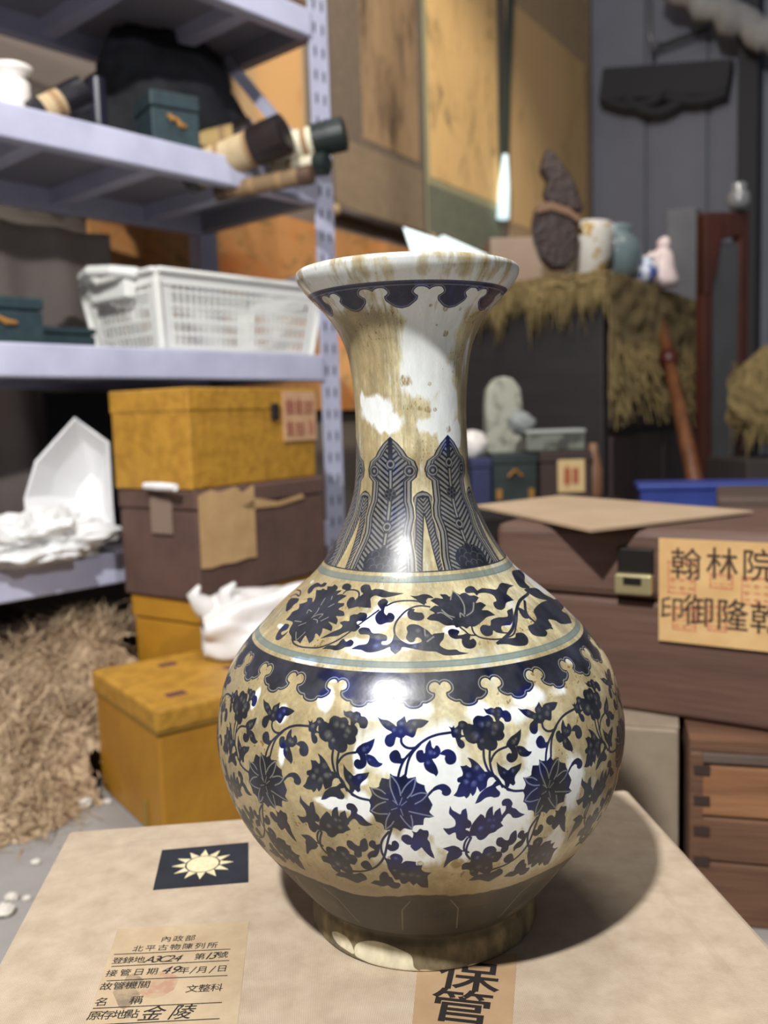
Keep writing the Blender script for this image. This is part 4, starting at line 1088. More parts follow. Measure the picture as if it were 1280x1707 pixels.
# long orange painting standing along the foot of the scroll wall
P0 = W0 - GB * 0.035
a0 = wall_local(hit(150, 420, P0, GB))[0]
a1 = wall_local(hit(700, 400, P0, GB))[0]
zt_, zb_ = hit(440, 352, P0, GB).z, hit(440, 500, P0, GB).z
op = MB().box(0, a1 - a0, -0.008, 0.008, 0, 0.62).build('orange_painting', painted('orange_garden_scene', (190, 134, 78), (204, 112, 48), (92, 84, 50), 8.0, 5.0, 0.9, 1.0, 1.4), None, (P0.x + GA.x * a0, P0.y + GA.y * a0, zt_ - 0.62), ROTZ)
tag(op, 'long orange painting with green dabs on the wall behind the shelf', 'painting')
# lower dark cloth drop behind the shelf, to the floor
# folded bright white sheet leaning at the wall behind the vase rim
sh_c = hit(735, 415, W0 - GB * 0.55, GB)
d0 = [(-0.165, 0.11), (-0.15, -0.2), (0.06, -0.22), (0.055, 0.055)]
f0 = at(664, 376, 2.75)
f1 = at(728, 398, 2.72)
f2 = at(738, 392, 2.70)
f3 = at(812, 425, 2.78)
foot_z = at(1005, 462, 2.45).z + 0.032
f0 = at(672, 379, 2.70)
lw = lambda p, dx=0.0: Vector((p.x + dx, p.y, foot_z))
mbs = MB().add([f0, f1, lw(f1), lw(f0, 0.05), f2, f3, lw(f3), lw(f2)], [(0, 1, 2, 3), (4, 5, 6, 7), (1, 4, 7, 2)])
ws = mbs.build('folded_white_sheet', mat('white_plastic_sheet', (236, 246, 248), 0.35), solid=0.004)
tag(ws, 'bright white folded plastic sheet seen just above the vase rim', 'plastic sheet')
lamp('added_spot_sheet', 'SPOT', (0.9, 1.1, 2.4), (f1 + f2) / 2, 200, (0.82, 0.97, 1.0), spot_size=math.radians(9), spot_blend=0.4, shadow_soft_size=0.03)  # unseen narrow spot added to brighten the folded sheet

# ------------------------------------------------------------------ steel shelving: local x runs along GA, y towards the wall
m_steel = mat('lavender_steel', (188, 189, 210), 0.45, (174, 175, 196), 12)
m_steel_shaded = mat('lavender_steel_shaded', (138, 136, 146), 0.5)  # darker copy of the steel, shade of panels and ends put in its colour
m_post = mat('punched_lavender_steel', (188, 189, 210), 0.45, (174, 175, 196), 12)


def punch(m):
    """two columns of dark keyholes punched in the post, from its object coordinates"""
    nt = m.node_tree
    b = nt.nodes['Principled BSDF']
    src = b.inputs['Base Color'].links[0].from_socket
    tc = nt.nodes.new('ShaderNodeTexCoord')
    sp = nt.nodes.new('ShaderNodeSeparateXYZ')
    nt.links.new(tc.outputs['Object'], sp.inputs[0])

    def op(kind, a, v=None):
        n = nt.nodes.new('ShaderNodeMath')
        n.operation = kind
        for i, q in enumerate((a, v)):
            if q is None:
                continue
            if isinstance(q, (int, float)):
                n.inputs[i].default_value = q
            else:
                nt.links.new(q, n.inputs[i])
        return n.outputs[0]
    col_ = op('LESS_THAN', op('ABSOLUTE', op('SUBTRACT', op('ABSOLUTE', sp.outputs['X']), 0.0125)), 0.0036)
    row_ = op('LESS_THAN', op('FRACT', op('DIVIDE', sp.outputs['Z'], 0.05)), 0.44)
    f_ = op('MULTIPLY', op('MULTIPLY', col_, row_), op('LESS_THAN', sp.outputs['Y'], 0.001))
    mx = nt.nodes.new('ShaderNodeMix')
    mx.data_type = 'RGBA'
    nt.links.new(f_, mx.inputs['Factor'])
    nt.links.new(src, mx.inputs['A'])
    mx.inputs['B'].default_value = lin((74, 74, 90))
    nt.links.new(mx.outputs['Result'], b.inputs['Base Color'])


punch(m_post)
shelf = thing('steel_shelving', (POST.x, POST.y, 0), ROTS, 'tall lavender steel shelving unit stacked with scrolls and baskets', 'shelving')
SL, SD = 1.05, SHELF_D
PW = 0.056


def zl(py):
    return at(540, py, 2.1).z


ZB = [zl(907), zl(636), zl(345), zl(70)]          # underside of the front beams
for (x, y, f) in ((0, 0, 1), (0, SD, 0), (-SL, 0, 0), (-SL, SD, 0)):
    post = MB()
    post.box(x - PW / 2, x + PW / 2, y - 0.004, y + 0.0, 0, 2.3)
    post.box(x + PW / 2 - 0.004, x + PW / 2, y, y + 0.045, 0, 2.3)
    if not f:
        post.box(x - PW / 2, x + PW / 2, y - 0.004, y + 0.04, 0, 2.3)
    p = post.build('post', m_post if f else m_steel, shelf)
for z in ZB:
    BH = 0.058
    MB().box(-SL, -PW / 2, -0.012, 0.022, z, z + BH).build('beam', m_steel, shelf, bevel=0.004)
    MB().box(-SL, -PW / 2, SD - 0.02, SD + 0.012, z, z + BH).build('beam', m_steel, shelf, bevel=0.004)
    MB().box(-0.03, 0.0, 0.0, SD, z + 0.005, z + BH - 0.01).build('end_rail', m_steel_shaded, shelf)
    MB().box(-SL, -PW / 2, 0.02, SD - 0.02, z + BH - 0.012, z + BH - 0.002).build('shelf_panel', m_steel_shaded, shelf)
    for k in range(4):
        x = -0.18 - 0.24 * k
        MB().box(x - 0.018, x + 0.018, 0.02, SD - 0.02, z + 0.012, z + BH - 0.012).build('cross_bar', m_steel, shelf)
MB().bar((-0.03, 0.03, ZB[2] + 0.12), (-0.03, 0.28, ZB[2] + 0.385), 0.012, 0.026).build('side_brace', m_steel, shelf)
MB().bar((-0.005, 0.02, ZB[1] + 0.24), (-0.005, SD, ZB[1] + 0.20), 0.024, 0.024).build('side_brace', m_steel_shaded, shelf)
TOPZ = [z + 0.058 for z in ZB]


def S(px, py, y):
    """shelf-local x where the pixel ray crosses the plane y = const of the shelf"""
    h = hit(px, py, POST + GSB * y, GSB)
    return (h - POST).dot(GSA), h.z


def sworld(x, y, z):
    return POST + GSA * x + GSB * y + Vector((0, 0, z))


# white lattice basket on the third level
x1 = S(532, 520, 0.02)[0]
x0 = S(258, 520, 0.02)[0]
bw, bd, bh = x1 - x0, 0.27, 0.15
m_white = mat('white_plastic', (226, 226, 220), 0.4)
bask = thing('laundry_basket', sworld(x0, 0.01, TOPZ[1] + 0.002), ROTS, 'white plastic lattice basket with end handles on the shelf', 'basket')
tp = 0.022


def bpt(u, v, side):
    """u along the side, v up; sides taper inwards towards the floor of the basket"""
    t = tp * (1 - v)
    if side == 0:
        return Vector((t + u * (bw - 2 * t), t, v * bh))
    if side == 1:
        return Vector((t, t + u * (bd - 2 * t), v * bh))
    if side == 2:
        return Vector((t + u * (bw - 2 * t), bd - t, v * bh))
    return Vector((bw - t, t + u * (bd - 2 * t), v * bh))


wall = MB()
for side, n in ((0, 28), (1, 15), (2, 28), (3, 15)):
    nrm = Vector((0, 1, 0)) if side in (0, 2) else Vector((1, 0, 0))
    for k in range(n + 1):
        u = k / n
        a, b = bpt(u, 0.02, side), bpt(u, 0.93, side)
        ww = 0.006 if 1 < k < n - 1 else 0.02
        wall.bar(a, b, ww if side in (0, 2) else 0.002, 0.002 if side in (0, 2) else ww, nrm if side in (0, 2) else (0, 1, 0))
    for v in (0.04, 0.22, 0.40, 0.58, 0.76):
        a, b = bpt(0, v, side), bpt(1, v, side)
        wall.bar(a, b, 0.002, 0.0055)
    a, b = bpt(0, 0.92, side), bpt(1, 0.92, side)
    wall.bar(a, b, 0.004, 0.028)
wall.box(tp, bw - tp, tp, bd - tp, 0, 0.004)
wall.build('lattice_wall', m_white, bask)
rim = MB()
loop = [(0, 0), (bw, 0), (bw, bd), (0, bd), (0, 0)]
for (a, b) in zip(loop, loop[1:]):
    rim.bar((a[0], a[1], bh), (b[0], b[1], bh), 0.022, 0.012)
rim.build('rim', m_white, bask, bevel=0.005)
for x, d in ((0, -1), (bw, 1)):
    h = MB()
    pts = [(x, bd * 0.22, bh), (x + d * 0.045, bd * 0.3, bh + 0.004), (x + d * 0.06, bd * 0.5, bh + 0.008), (x + d * 0.045, bd * 0.7, bh + 0.004), (x, bd * 0.78, bh)]
    h.tube(pts, [0.012, 0.011, 0.011, 0.011, 0.012], 10)
    h.obox((x + d * 0.012, bd * 0.5, bh - 0.028), (0.012, 0, 0), (0, bd * 0.24, 0), (0, 0, 0.018))
    h.build('handle', m_white, bask, smooth=False, bevel=0.004)

# boxes in dark teal brocade on the third and second level
m_teal = mat('dark_teal_brocade', (28, 44, 50), 0.6, (36, 58, 62), 40)
m_gold_thread = mat('gold_thread', (168, 120, 58), 0.5, metal=0.3)


def brocade_box(x, y, z, w, d, h, label, rot=0.0, sign=True):
    r = thing('brocade_box', sworld(x, y, z), ROTS + rot, label, 'box', 'dark teal brocade boxes')
    MB().box(0, w, 0, d, 0, h * 0.72).build('box_body', m_teal, r, bevel=0.003)
    MB().box(-0.002, w + 0.002, -0.002, d + 0.002, h * 0.72 + 0.002, h).build('lid', m_teal, r, bevel=0.004)
    if sign:
        pts = [(w * 0.32, h * 0.62), (w * 0.42, h * 0.55), (w * 0.5, h * 0.56), (w * 0.58, h * 0.47), (w * 0.7, h * 0.46)]
        MB().tube([(a, -0.004, b) for a, b in pts], [0.003, 0.006, 0.004, 0.006, 0.003], 6).build('gold_motif', m_gold_thread, r)
    return r


xx = S(72, 530, 0.05)[0]
brocade_box(xx - 0.17, 0.05, TOPZ[1], 0.17, 0.16, 0.085, 'dark teal brocade box standing beside the white basket on the shelf')
xx = S(150, 545, 0.22)[0]
brocade_box(xx - 0.14, 0.20, TOPZ[1], 0.14, 0.13, 0.055, 'low dark teal brocade box tucked behind the basket handle', sign=False)
xx, zz = S(235, 235, 0.10)
teal_up = brocade_box(xx + 0.0, 0.06, TOPZ[2], 0.10, 0.10, 0.118, 'cube shaped dark teal brocade box in front of the black cloth bundle', rot=-0.25)

# black cloth bundle on the second level
xb, _ = S(300, 160, 0.24)
m_black = mat('black_cloth', (14, 15, 19), 0.85, (30, 31, 38), 9, bump=0.6, bscale=18)
bb = MB().blob((0, 0, 0), (0.205, 0.115, 0.19), 3, 0.24, 1.5, 64, 40).build('cloth_bundle', m_black, None, sworld(xb, 0.29, TOPZ[2] + 0.142), ROTS, smooth=True)
tag(bb, 'big black cloth bundle piled on the shelf under the top panel', 'cloth bundle')

# rolled scrolls with dark ends, on the second level
m_roll = mat('scroll_paper', (196, 176, 140), 0.8, (176, 154, 118), 14)
m_roll_end = mat('dark_roller_end', (34, 26, 24), 0.35, spec=0.6)
m_roll_green = mat('green_black_end', (26, 36, 34), 0.4)


def rolled(p0, p1, r, label, endm=m_roll_end, paper=m_roll, cap=0.06):
    """a rolled scroll from p0 to p1; the dark cap sits on the p1 end"""
    p0, p1 = Vector(p0), Vector(p1)
    c = (p0 + p1) / 2
    rt = thing('rolled_scroll', (c.x, c.y, c.z), 0, label, 'rolled scroll', 'rolled scrolls on the shelf')
    d = (p1 - p0).normalized()
    MB().tube([p0 - c, p1 - c - d * cap], r, 28).build('paper_roll', paper, rt, smooth=False)
    MB().tube([p1 - c - d * cap, p1 - c - d * cap * 0.5, p1 - c - d * 0.004, p1 - c], [r * 1.12, r * 1.16, r * 1.16, r * 0.8], 28).build('end_cap', endm, rt)
    MB().tube([p0 - c - d * 0.025, p0 - c], r * 1.1, 18).build('end_cap', endm, rt)
    for k in (0.3, 0.62):
        q = p0 - c + (p1 - p0) * k
        MB().tube([q - d * 0.006, q + d * 0.006], r * 1.03, 18).build('tie', mat('tie_ribbon', (150, 120, 84), 0.8), rt)
    return rt


T2 = TOPZ[2]
eX, eZ = S(560, 228, -0.02)
rolled(at(400, 265, 1.98), at(577, 222, 1.95), 0.030, 'pale rolled scroll with black green end sticking out past the shelf post', m_roll_green, mat('ivory_paper', (214, 206, 180), 0.7), 0.07)
rolled(at(395, 290, 2.02), at(548, 272, 1.94), 0.021, 'thin rolled scroll with dark end, under the one past the post', m_roll_green, mat('ivory_paper_b', (200, 192, 168), 0.7), 0.03)
rolled(at(330, 285, 1.94), at(478, 222, 1.87), 0.035, 'tan rolled scroll with a glossy brown end beside the cloth bundle', m_roll_end, m_roll, 0.075)
rolled(at(300, 255, 2.10), at(425, 225, 2.08), 0.034, 'rolled scroll with a dark rim at the back of the scroll heap', m_roll_end, mat('buff_paper', (178, 150, 96), 0.8), 0.04)
rolled(at(380, 318, 1.93), at(522, 290, 1.88), 0.017, 'thin brown roll lying lowest in the scroll heap', mat('brown_rod_end', (84, 62, 46), 0.5), mat('brown_paper', (128, 104, 74), 0.8), 0.03)
rolled(at(70, 186, 1.62), at(143, 152, 1.66), 0.024, 'tan rolled scroll with black cap beside the teal cube box', mat('black_cap', (26, 24, 30), 0.3), m_roll, 0.05)
m_ceram = mat('white_ceramic', (226, 220, 212), 0.3)
sx = S(18, 190, 0.05)[0]
w_ = MB().lathe([(0.0, 0.0), (0.028, 0.0), (0.03, 0.01), (0.03, 0.05), (0.022, 0.058), (0.034, 0.066), (0.036, 0.076), (0.0, 0.077)], 24).build('white_jar', m_ceram, None, sworld(sx, 0.04, T2), 0, smooth=True)
tag(w_, 'small white lidded jar at the shelf edge beside a tan scroll', 'jar')
cyl = MB().tube([(0, 0, 0), (0, 0, 0.11)], 0.016, 14).build('dark_bottle', mat('dark_glaze', (30, 30, 44), 0.25), None, sworld(S(163, 170, 0.07)[0], 0.07, T2))
tag(cyl, 'slim dark bottle standing between scroll cap and cloth bundle', 'bottle')
# a brown carton up on the top level
xx = S(470, 20, 0.1)[0]
tag(MB().box(-0.16, 0.1, 0, 0.2, 0, 0.09).build('carton', mat('brown_card', (120, 86, 58), 0.8, (140, 104, 72), 10), None, sworld(xx, 0.1, TOPZ[3]), ROTS + 0.2, bevel=0.003), 'brown carton lying on the topmost shelf panel', 'carton')

# grey cloth and dark boards standing behind the lower levels
m_tarp = mat('grey_taupe_cloth', (160, 148, 138), 0.9, (176, 163, 152), 5, bump=0.3, bscale=6)
tx0, tx1 = S(-40, 430, SD + 0.05)[0], S(182, 430, SD + 0.05)[0]


def tarp(u, v):
    return Vector((tx0 + (tx1 - tx0) * u, SD + 0.055 + 0.02 * math.sin(u * 14 + v * 3) * (1 - 0.3 * v), ZB[0] + (ZB[2] - 0.02 - ZB[0]) * v))


tg = MB().grid(tarp, 40, 30).build('hanging_cloth', m_tarp, None, (POST.x, POST.y, 0), ROTS, smooth=True, solid=0.004)
tag(tg, 'dull taupe grey cloth hanging behind the shelf with the basket', 'cloth')
db = MB().box(S(75, 740, 0.36)[0], S(330, 740, 0.36)[0], 0.34, 0.36, TOPZ[0], ZB[1] - 0.01).build('dark_board', mat('black_board', (24, 25, 30), 0.6), None, (POST.x, POST.y, 0), ROTS)
tag(db, 'dark board standing upright at the back of the lowest shelf', 'board')

# white paper bag and clear bag on the lowest level
m_paperbag = mat('white_sheet', (222, 222, 222), 0.6, (236, 236, 236), 4)
bp_x = [at(*q) for q in ((42, 830, 1.62), (60, 770, 1.63), (125, 697, 1.66), (180, 738, 1.68), (186, 850, 1.66), (192, 892, 1.65), (110, 892, 1.60), (45, 880, 1.57))]
inn = [at(*q) for q in ((62, 815, 1.80), (128, 715, 1.86), (165, 740, 1.84), (150, 860, 1.80))]
mb_ = MB()
cen = sum(bp_x, Vector()) / len(bp_x)
fold = [cen + (p - cen) * 0.72 + Vector((0, 0.05, -0.005)) for p in bp_x]
deep_ = [cen + (p - cen) * 0.35 + Vector((0.0, 0.10, -0.02)) for p in bp_x]
n_ = len(bp_x)
mb_.add(bp_x + fold + deep_ + [cen + Vector((0, 0.11, -0.03))], [(i, (i + 1) % n_, n_ + (i + 1) % n_, n_ + i) for i in range(n_)] + [(n_ + i, n_ + (i + 1) % n_, 2 * n_ + (i + 1) % n_, 2 * n_ + i) for i in range(n_)] + [(2 * n_ + i, 2 * n_ + (i + 1) % n_, 3 * n_) for i in range(n_)])
pb = mb_.build('white_foam_sheet', m_paperbag, solid=0.006)
tag(pb, 'folded upright white foam sheet on the lowest shelf', 'foam sheet')
m_film = mat('crinkled_film', (200, 200, 198), 0.3, (226, 226, 224), 7, bump=0.8, bscale=16)
cb = at(45, 880, 1.53)
cbz = TOPZ[0]


def bag(name, c, r, seed, label, amp=0.5):
    o = MB().blob((0, 0, 0), r, seed, amp, 1.9, 72, 44).build(name, m_film, None, c, ROTS, smooth=False)
    return tag(o, label, 'plastic bag')


bag('plastic_bag', Vector((cb.x, cb.y + 0.02, cbz + 0.038)), (0.115, 0.07, 0.048), 4, 'crumpled clear white plastic bag lying in front of the foam sheet')

# ------------------------------------------------------------------ linen covered storage box under the vase
m_linen = mat('natural_linen', (176, 157, 134), 0.9, (198, 181, 158), 55, 0.3, 0.7, 8, weave=330)
m_ink = mat('black_ink', (34, 28, 26), 0.7)
m_navy = mat('navy_cloth', (21, 23, 34), 0.8, (30, 33, 46), 60)
m_cream = mat('cream_cloth', (226, 212, 178), 0.7, (206, 192, 150), 300)
m_label = mat('aged_label', (168, 146, 116), 0.85, (188, 168, 138), 45, 0.3, 0.7, 6)
BR = math.radians(5.8)
NBX = Vector((-0.2509, 0.6729, 0))                 # back left corner on the floor
box = thing('linen_storage_box', (NBX.x, NBX.y, 0), BR, 'large linen covered storage box the vase stands on, with navy sun emblem', 'storage box')
BWID, BDEP = 0.446, 0.46
ux, uy = Vector((math.cos(BR), math.sin(BR), 0)), Vector((-math.sin(BR), math.cos(BR), 0))


def bl(px, py):
    """pixel on the box top -> box local x, y"""
    d = ray(px, py)
    p = CAM + d * ((BOX_TOP - CAM_Z) / d.z)
    v = Vector((p.x - NBX.x, p.y - NBX.y, 0))
    return v.dot(ux), v.dot(uy)


MB().box(0, BWID, -BDEP, 0, 0, 0.170).build('box_body', m_linen, box, bevel=0.003)
MB().box(-0.003, BWID + 0.003, -BDEP - 0.003, 0.003, 0.172, BOX_TOP - 0.0007).build('lid', m_linen, box, bevel=0.004)
# padded panel under the cloth: its edge reads as a soft ridge
ix0, ix1, iy1, iy0, rr_ = 0.040, BWID - 0.036, -0.028, -BDEP + 0.03, 0.022


def rounded(x0, x1, y0, y1, r, n=6):
    out = []
    for cx, cy, a0 in ((x1 - r, y1 - r, 0), (x0 + r, y1 - r, 90), (x0 + r, y0 + r, 180), (x1 - r, y0 + r, 270)):
        for k in range(n + 1):
            a = math.radians(a0 + 90 * k / n)
            out.append((cx + r * math.cos(a), cy + r * math.sin(a)))
    return out


pan = MB()
ro, ri = rounded(ix0 - 0.007, ix1 + 0.007, iy0 - 0.007, iy1 + 0.007, rr_ + 0.006), rounded(ix0, ix1, iy0, iy1, rr_)
n_ = len(ro)
zb = BOX_TOP - 0.0009
pan.add([(x, y, zb) for x, y in ro] + [(x, y, BOX_TOP) for x, y in ri], [(i, (i + 1) % n_, n_ + (i + 1) % n_, n_ + i) for i in range(n_)] + [tuple(range(n_, 2 * n_))])
pan.build('padded_panel', m_linen, box)
Z0 = BOX_TOP
# emblem
E = [bl(*q) for q in ((255, 1484), (414, 1471), (414, 1405), (270, 1418))]
emb = MB().prism(E, Z0, Z0 + 0.0005).build('emblem_patch', m_navy, box)
tagE = emb
emb['label'] = 'navy patch with a pale twelve rayed sun'
ecx, ecy = bl(338, 1442)
edge = Vector((E[1][0] - E[0][0], E[1][1] - E[0][1], 0)).normalized()
perp = Vector((-edge.y, edge.x, 0))
SR = 0.0112
sun = MB()
zs = Z0 + 0.0009
disc = [(ecx + SR * math.cos(a * math.pi / 24), ecy + SR * math.sin(a * math.pi / 24)) for a in range(48)]
sun.prism(disc, Z0 + 0.0003, zs)
ray_m = MB()
a00 = math.atan2(edge.y, edge.x)
for k in range(12):
    a = a00 + math.pi / 2 + k * math.pi / 6
    tipx, tipy = ecx + SR * 1.92 * math.cos(a), ecy + SR * 1.92 * math.sin(a)
    b = []
    for da in (-0.235, 0.235):
        b.append((ecx + SR * 1.13 * math.cos(a + da), ecy + SR * 1.13 * math.sin(a + da)))
    ray_m.prism([b[0], (tipx, tipy), b[1]], Z0 + 0.0003, zs)
sun.build('sun_disc', m_cream, emb)
ray_m.build('sun_rays', m_cream, emb)
# archive label
LBL = [bl(*q) for q in ((128, 1760), (390, 1760), (415, 1536), (196, 1549))]
lb = MB().prism(LBL, Z0, Z0 + 0.0002).build('archive_label', m_label, box)
LO = Vector((*bl(190, 1592), Z0 + 0.0003))
LX = Vector((*bl(384, 1583), Z0 + 0.0003)) - LO
wL = LX.length
LXn = LX.normalized()
LYn = Vector((-LXn.y, LXn.x, 0))


def lp(px, py):
    v = Vector((*bl(px, py), 0)) - Vector((LO.x, LO.y, 0))
    return v.dot(LXn), v.dot(LYn)


rows = []


def put(text, px0, px1, py, hmm, shear=0.0, spread=None):
    """characters spread evenly between two pixels of the label"""
    n = len(text)
    for k, ch in enumerate(text):
        if ch == ' ':
            continue
        px = px0 + (px1 - px0) * (k / max(n - 1, 1))
        x, y = lp(px, py + (px - px0) * -0.047)
        rows.append((ch, x, y, hmm / 1000, shear, 1.0))


put('內政部', 277, 317, 1567, 6.6)
put('北平古物陳列所', 230, 354, 1583, 6.6)
put('登錄地', 196, 232, 1603, 6.8)
put('A3C24', 248, 294, 1601, 9.0, 0.35)
put('第', 333, 334, 1596, 6.8)
put('13', 345, 354, 1595, 9.5, 0.35)
put('號', 371, 372, 1593, 6.8)
put('接管日期', 186, 254, 1624, 6.8)
put('49', 275, 290, 1619, 10, 0.35)
put('年', 306, 307, 1619, 6.8)
put('/', 320, 321, 1619, 9, 0.2)
put('月', 337, 338, 1618, 6.8)
put('/', 352, 353, 1618, 9, 0.2)
put('日', 370, 371, 1616, 6.8)
put('故管機關', 177, 240, 1646, 7.2)
put('文整科', 320, 361, 1650, 7.2)
put('名', 169, 170, 1672, 7.6)
put('稱', 227, 228, 1669, 7.6)
put('原存地點', 157, 220, 1695, 7.8)
put('金陵', 250, 300, 1692, 13, 0.3)
put('備註', 152, 200, 1722, 7.8)
lettering('label_writing', rows, m_ink, lb, (LO, LXn, LYn))
ln = MB()
for (a, b) in (((190, 1592), (384, 1583)), ((186, 1612), (382, 1602)), ((178, 1636), (379, 1627)), ((155, 1682), (370, 1672)), ((148, 1710), (366, 1699))):
    (xa, ya_), (xb_, yb_) = bl(*a), bl(*b)
    ln.bar((xa, ya_, Z0 + 0.00035), (xb_, yb_, Z0 + 0.00035), 0.00045, 0.0002)
ln.build('ruled_lines', m_ink, lb)
m_smudge = mat('faded_red_stamp', (168, 130, 106), 0.9, (174, 150, 120), 120, 0.42, 0.56)
sx_, sy_ = bl(262, 1642)
MB().prism([(sx_ + 0.011 * math.cos(a * 0.5236) * (1 + 0.2 * math.sin(a * 2.3)), sy_ + 0.012 * math.sin(a * 0.5236)) for a in range(12)], Z0 + 0.0001, Z0 + 0.00025).build('stamp_smudge', m_smudge, lb)
sx_, sy_ = bl(215, 1652)
MB().prism([(sx_ + 0.007 * math.cos(a * 0.5236) * (1 + 0.3 * math.sin(a * 2.3)), sy_ + 0.016 * math.sin(a * 0.5236)) for a in range(12)], Z0 + 0.0001, Z0 + 0.00024).build('stain_smudge', mat('grey_stain', (128, 112, 92), 0.9, (160, 140, 112), 90, 0.4, 0.6), lb)
# sealing strip with two characters, half under the vase
m_strip = mat('kraft_strip', (160, 130, 96), 0.8, (172, 144, 110), 30)
STRIP = [bl(*q) for q in ((682, 1760), (850, 1760), (862, 1590), (697, 1600))]
st = MB().prism(STRIP, Z0, Z0 + 0.0002).build('sealing_strip', m_strip, box)
c1, c2 = Vector((*bl(781, 1631), 0)), Vector((*bl(771, 1683), 0))
dv = (c1 - c2).normalized()
dx_ = Vector((dv.y, -dv.x, 0)) * 1.0
lettering('strip_writing', [('保', 0, 0, 0.0290, 0, 1.22), ('管', -0.001, -(c1 - c2).length, 0.0290, 0, 1.22)], m_ink, st, (Vector((c1.x, c1.y, Z0 + 0.0003)), dx_, dv), bold=0.012)

# ------------------------------------------------------------------ gold brocade boxes and the brown case
m_gold = mat('gold_brocade', (178, 128, 36), 0.5, (160, 110, 28), 7, bump=0.15, bscale=60)
m_gold2 = mat('figured_gold_brocade', (178, 132, 46), 0.5, (158, 114, 36), 45, 0.40, 0.62, bump=0.2, bscale=90)
m_gold_dk = mat('gold_trim', (150, 120, 48), 0.45)
m_purple = mat('purple_figure', (92, 52, 50), 0.7)
c0, cL = at(258, 1185, 1.12), at(152, 1126, 1.325)
v1 = Vector((cL.x - c0.x, cL.y - c0.y, 0))
wd = v1.length
v1n = v1.normalized()
v0n = Vector((v1n.y, -v1n.x, 0))
gz = c0.z
gr = math.atan2(v0n.y, v0n.x)
gold = thing('gold_brocade_box', (c0.x, c0.y, 0), gr, 'bright gold brocade box with lid standing on the floor by the straw', 'box')
LEN = 0.34
MB().box(0.004, LEN - 0.004, 0.004, wd - 0.004, 0, gz - 0.034).build('box_body', m_gold, gold, bevel=0.004)
lid = MB().box(0, LEN, 0, wd, gz - 0.032, gz).build('lid', m_gold2, gold, bevel=0.005)
MB().box(0.001, LEN - 0.001, 0.001, wd - 0.001, gz - 0.0335, gz - 0.0315).build('lid_seam', m_gold_dk, gold)
for (fx, fy) in ((0.05, 0.05), (0.17, 0.12), (0.10, 0.2), (0.24, 0.05)):
    MB().prism([(fx + 0.014 * math.cos(a * 0.7854) * (1 + 0.4 * (a % 2)), fy + 0.009 * math.sin(a * 0.7854) * (1 + 0.4 * (a % 2))) for a in range(8)], gz - 0.001, gz + 0.0006).build('woven_flower', m_purple, lid)
rib = MB().prism([(0.0035, wd * 0.27), (0.0035, wd * 0.22), (0.001, wd * 0.22), (0.001, wd * 0.27)], 0.006, 0.045).build('ribbon_tab', m_gold_dk, gold)
rib['label'] = 'small dull ribbon tab low on the gold side'

sc = at(325, 815, 1.485)
SW, SDp = 0.335, 0.185
z_b0 = at(325, 1003, 1.485).z
z_b1 = sc.z - 0.002
z_b2 = at(325, 645, 1.485).z
third = thing('gold_brocade_box', (sc.x, sc.y, 0), ROTZ, 'lowest gold box of the stack, mostly hidden under the brown case', 'box')
MB().box(0.01, SW - 0.01, 0.005, SDp - 0.01, 0, z_b0 - 0.045).build('box_body', m_gold, third, bevel=0.003)
MB().box(0.006, SW - 0.006, 0.001, SDp - 0.006, z_b0 - 0.043, z_b0 - 0.001).build('lid', m_gold, third, bevel=0.004)
m_brown = mat('brown_cloth_case', (82, 60, 52), 0.75, (94, 70, 60), 14, bump=0.1, bscale=80)
m_paper = mat('yellowed_paper', (186, 152, 106), 0.8, (170, 136, 92), 25)
brown = thing('brown_case', (sc.x, sc.y, z_b0), ROTZ - 0.02, 'dark brown cloth case with torn paper label, middle of the stack', 'case')
hB = z_b1 - z_b0
MB().box(-0.004, SW + 0.006, -0.004, SDp, 0, hB - 0.036).build('case_body', m_brown, brown, bevel=0.003)
MB().box(-0.006, SW + 0.008, -0.006, SDp + 0.002, hB - 0.034, hB - 0.001).build('lid', m_brown, brown, bevel=0.004)
lab = [(-0.038 + 0.0, 0), (0, 0)]
lblm = MB()
lx0, lx1 = 0.0 - 0.001, 0.135
pts = [(0.0, 0.30), (0.02, 0.285), (0.05, 0.30), (0.08, 0.29), (0.11, 0.31), (0.135, 0.30), (0.135, 0.985), (0.105, 0.93), (0.09, 0.99), (0.05, 0.96), (0.03, 0.985), (0.0, 0.95)]
lblm.add([(x, -0.0075, z * hB) for x, z in pts] + [(x, -0.0055, z * hB) for x, z in pts], [tuple(range(12)), tuple(range(23, 11, -1))] + [(i, 12 + i, 12 + (i + 1) % 12, (i + 1) % 12) for i in range(12)])
lblm.build('torn_label', m_paper, brown)
tf = [(0.10, 0.80), (0.14, 0.86), (0.20, 0.80), (0.27, 0.84), (0.275, 0.80), (0.20, 0.755), (0.12, 0.77)]
MB().add([(x, -0.0075, z * hB) for x, z in tf] + [(x, -0.0062, z * hB) for x, z in tf], [tuple(range(7)), tuple(range(13, 6, -1))] + [(i, 7 + i, 7 + (i + 1) % 7, (i + 1) % 7) for i in range(7)]).build('paper_shred', m_paper, brown)
MB().box(-0.010, -0.006, 0.05, 0.10, hB * 0.60, hB * 0.93).build('paper_patch', mat('pale_patch', (128, 108, 94), 0.8), brown)
top = thing('gold_brocade_box', (sc.x, sc.y, z_b1), ROTZ + 0.01, 'gold brocade box with pale label and black clasp, topmost of the stack', 'box')
hT = z_b2 - z_b1
MB().box(-0.006, SW + 0.002, 0, SDp, 0.0, hT).build('box_body', m_gold2, top, bevel=0.003)
lidt = MB().box(-0.008, SW + 0.004, -0.002, SDp + 0.002, hT * 0.77, hT).build('lid', m_gold2, top, bevel=0.003)
m_plab = mat('pink_brown_label', (196, 156, 118), 0.8, (184, 142, 106), 40)
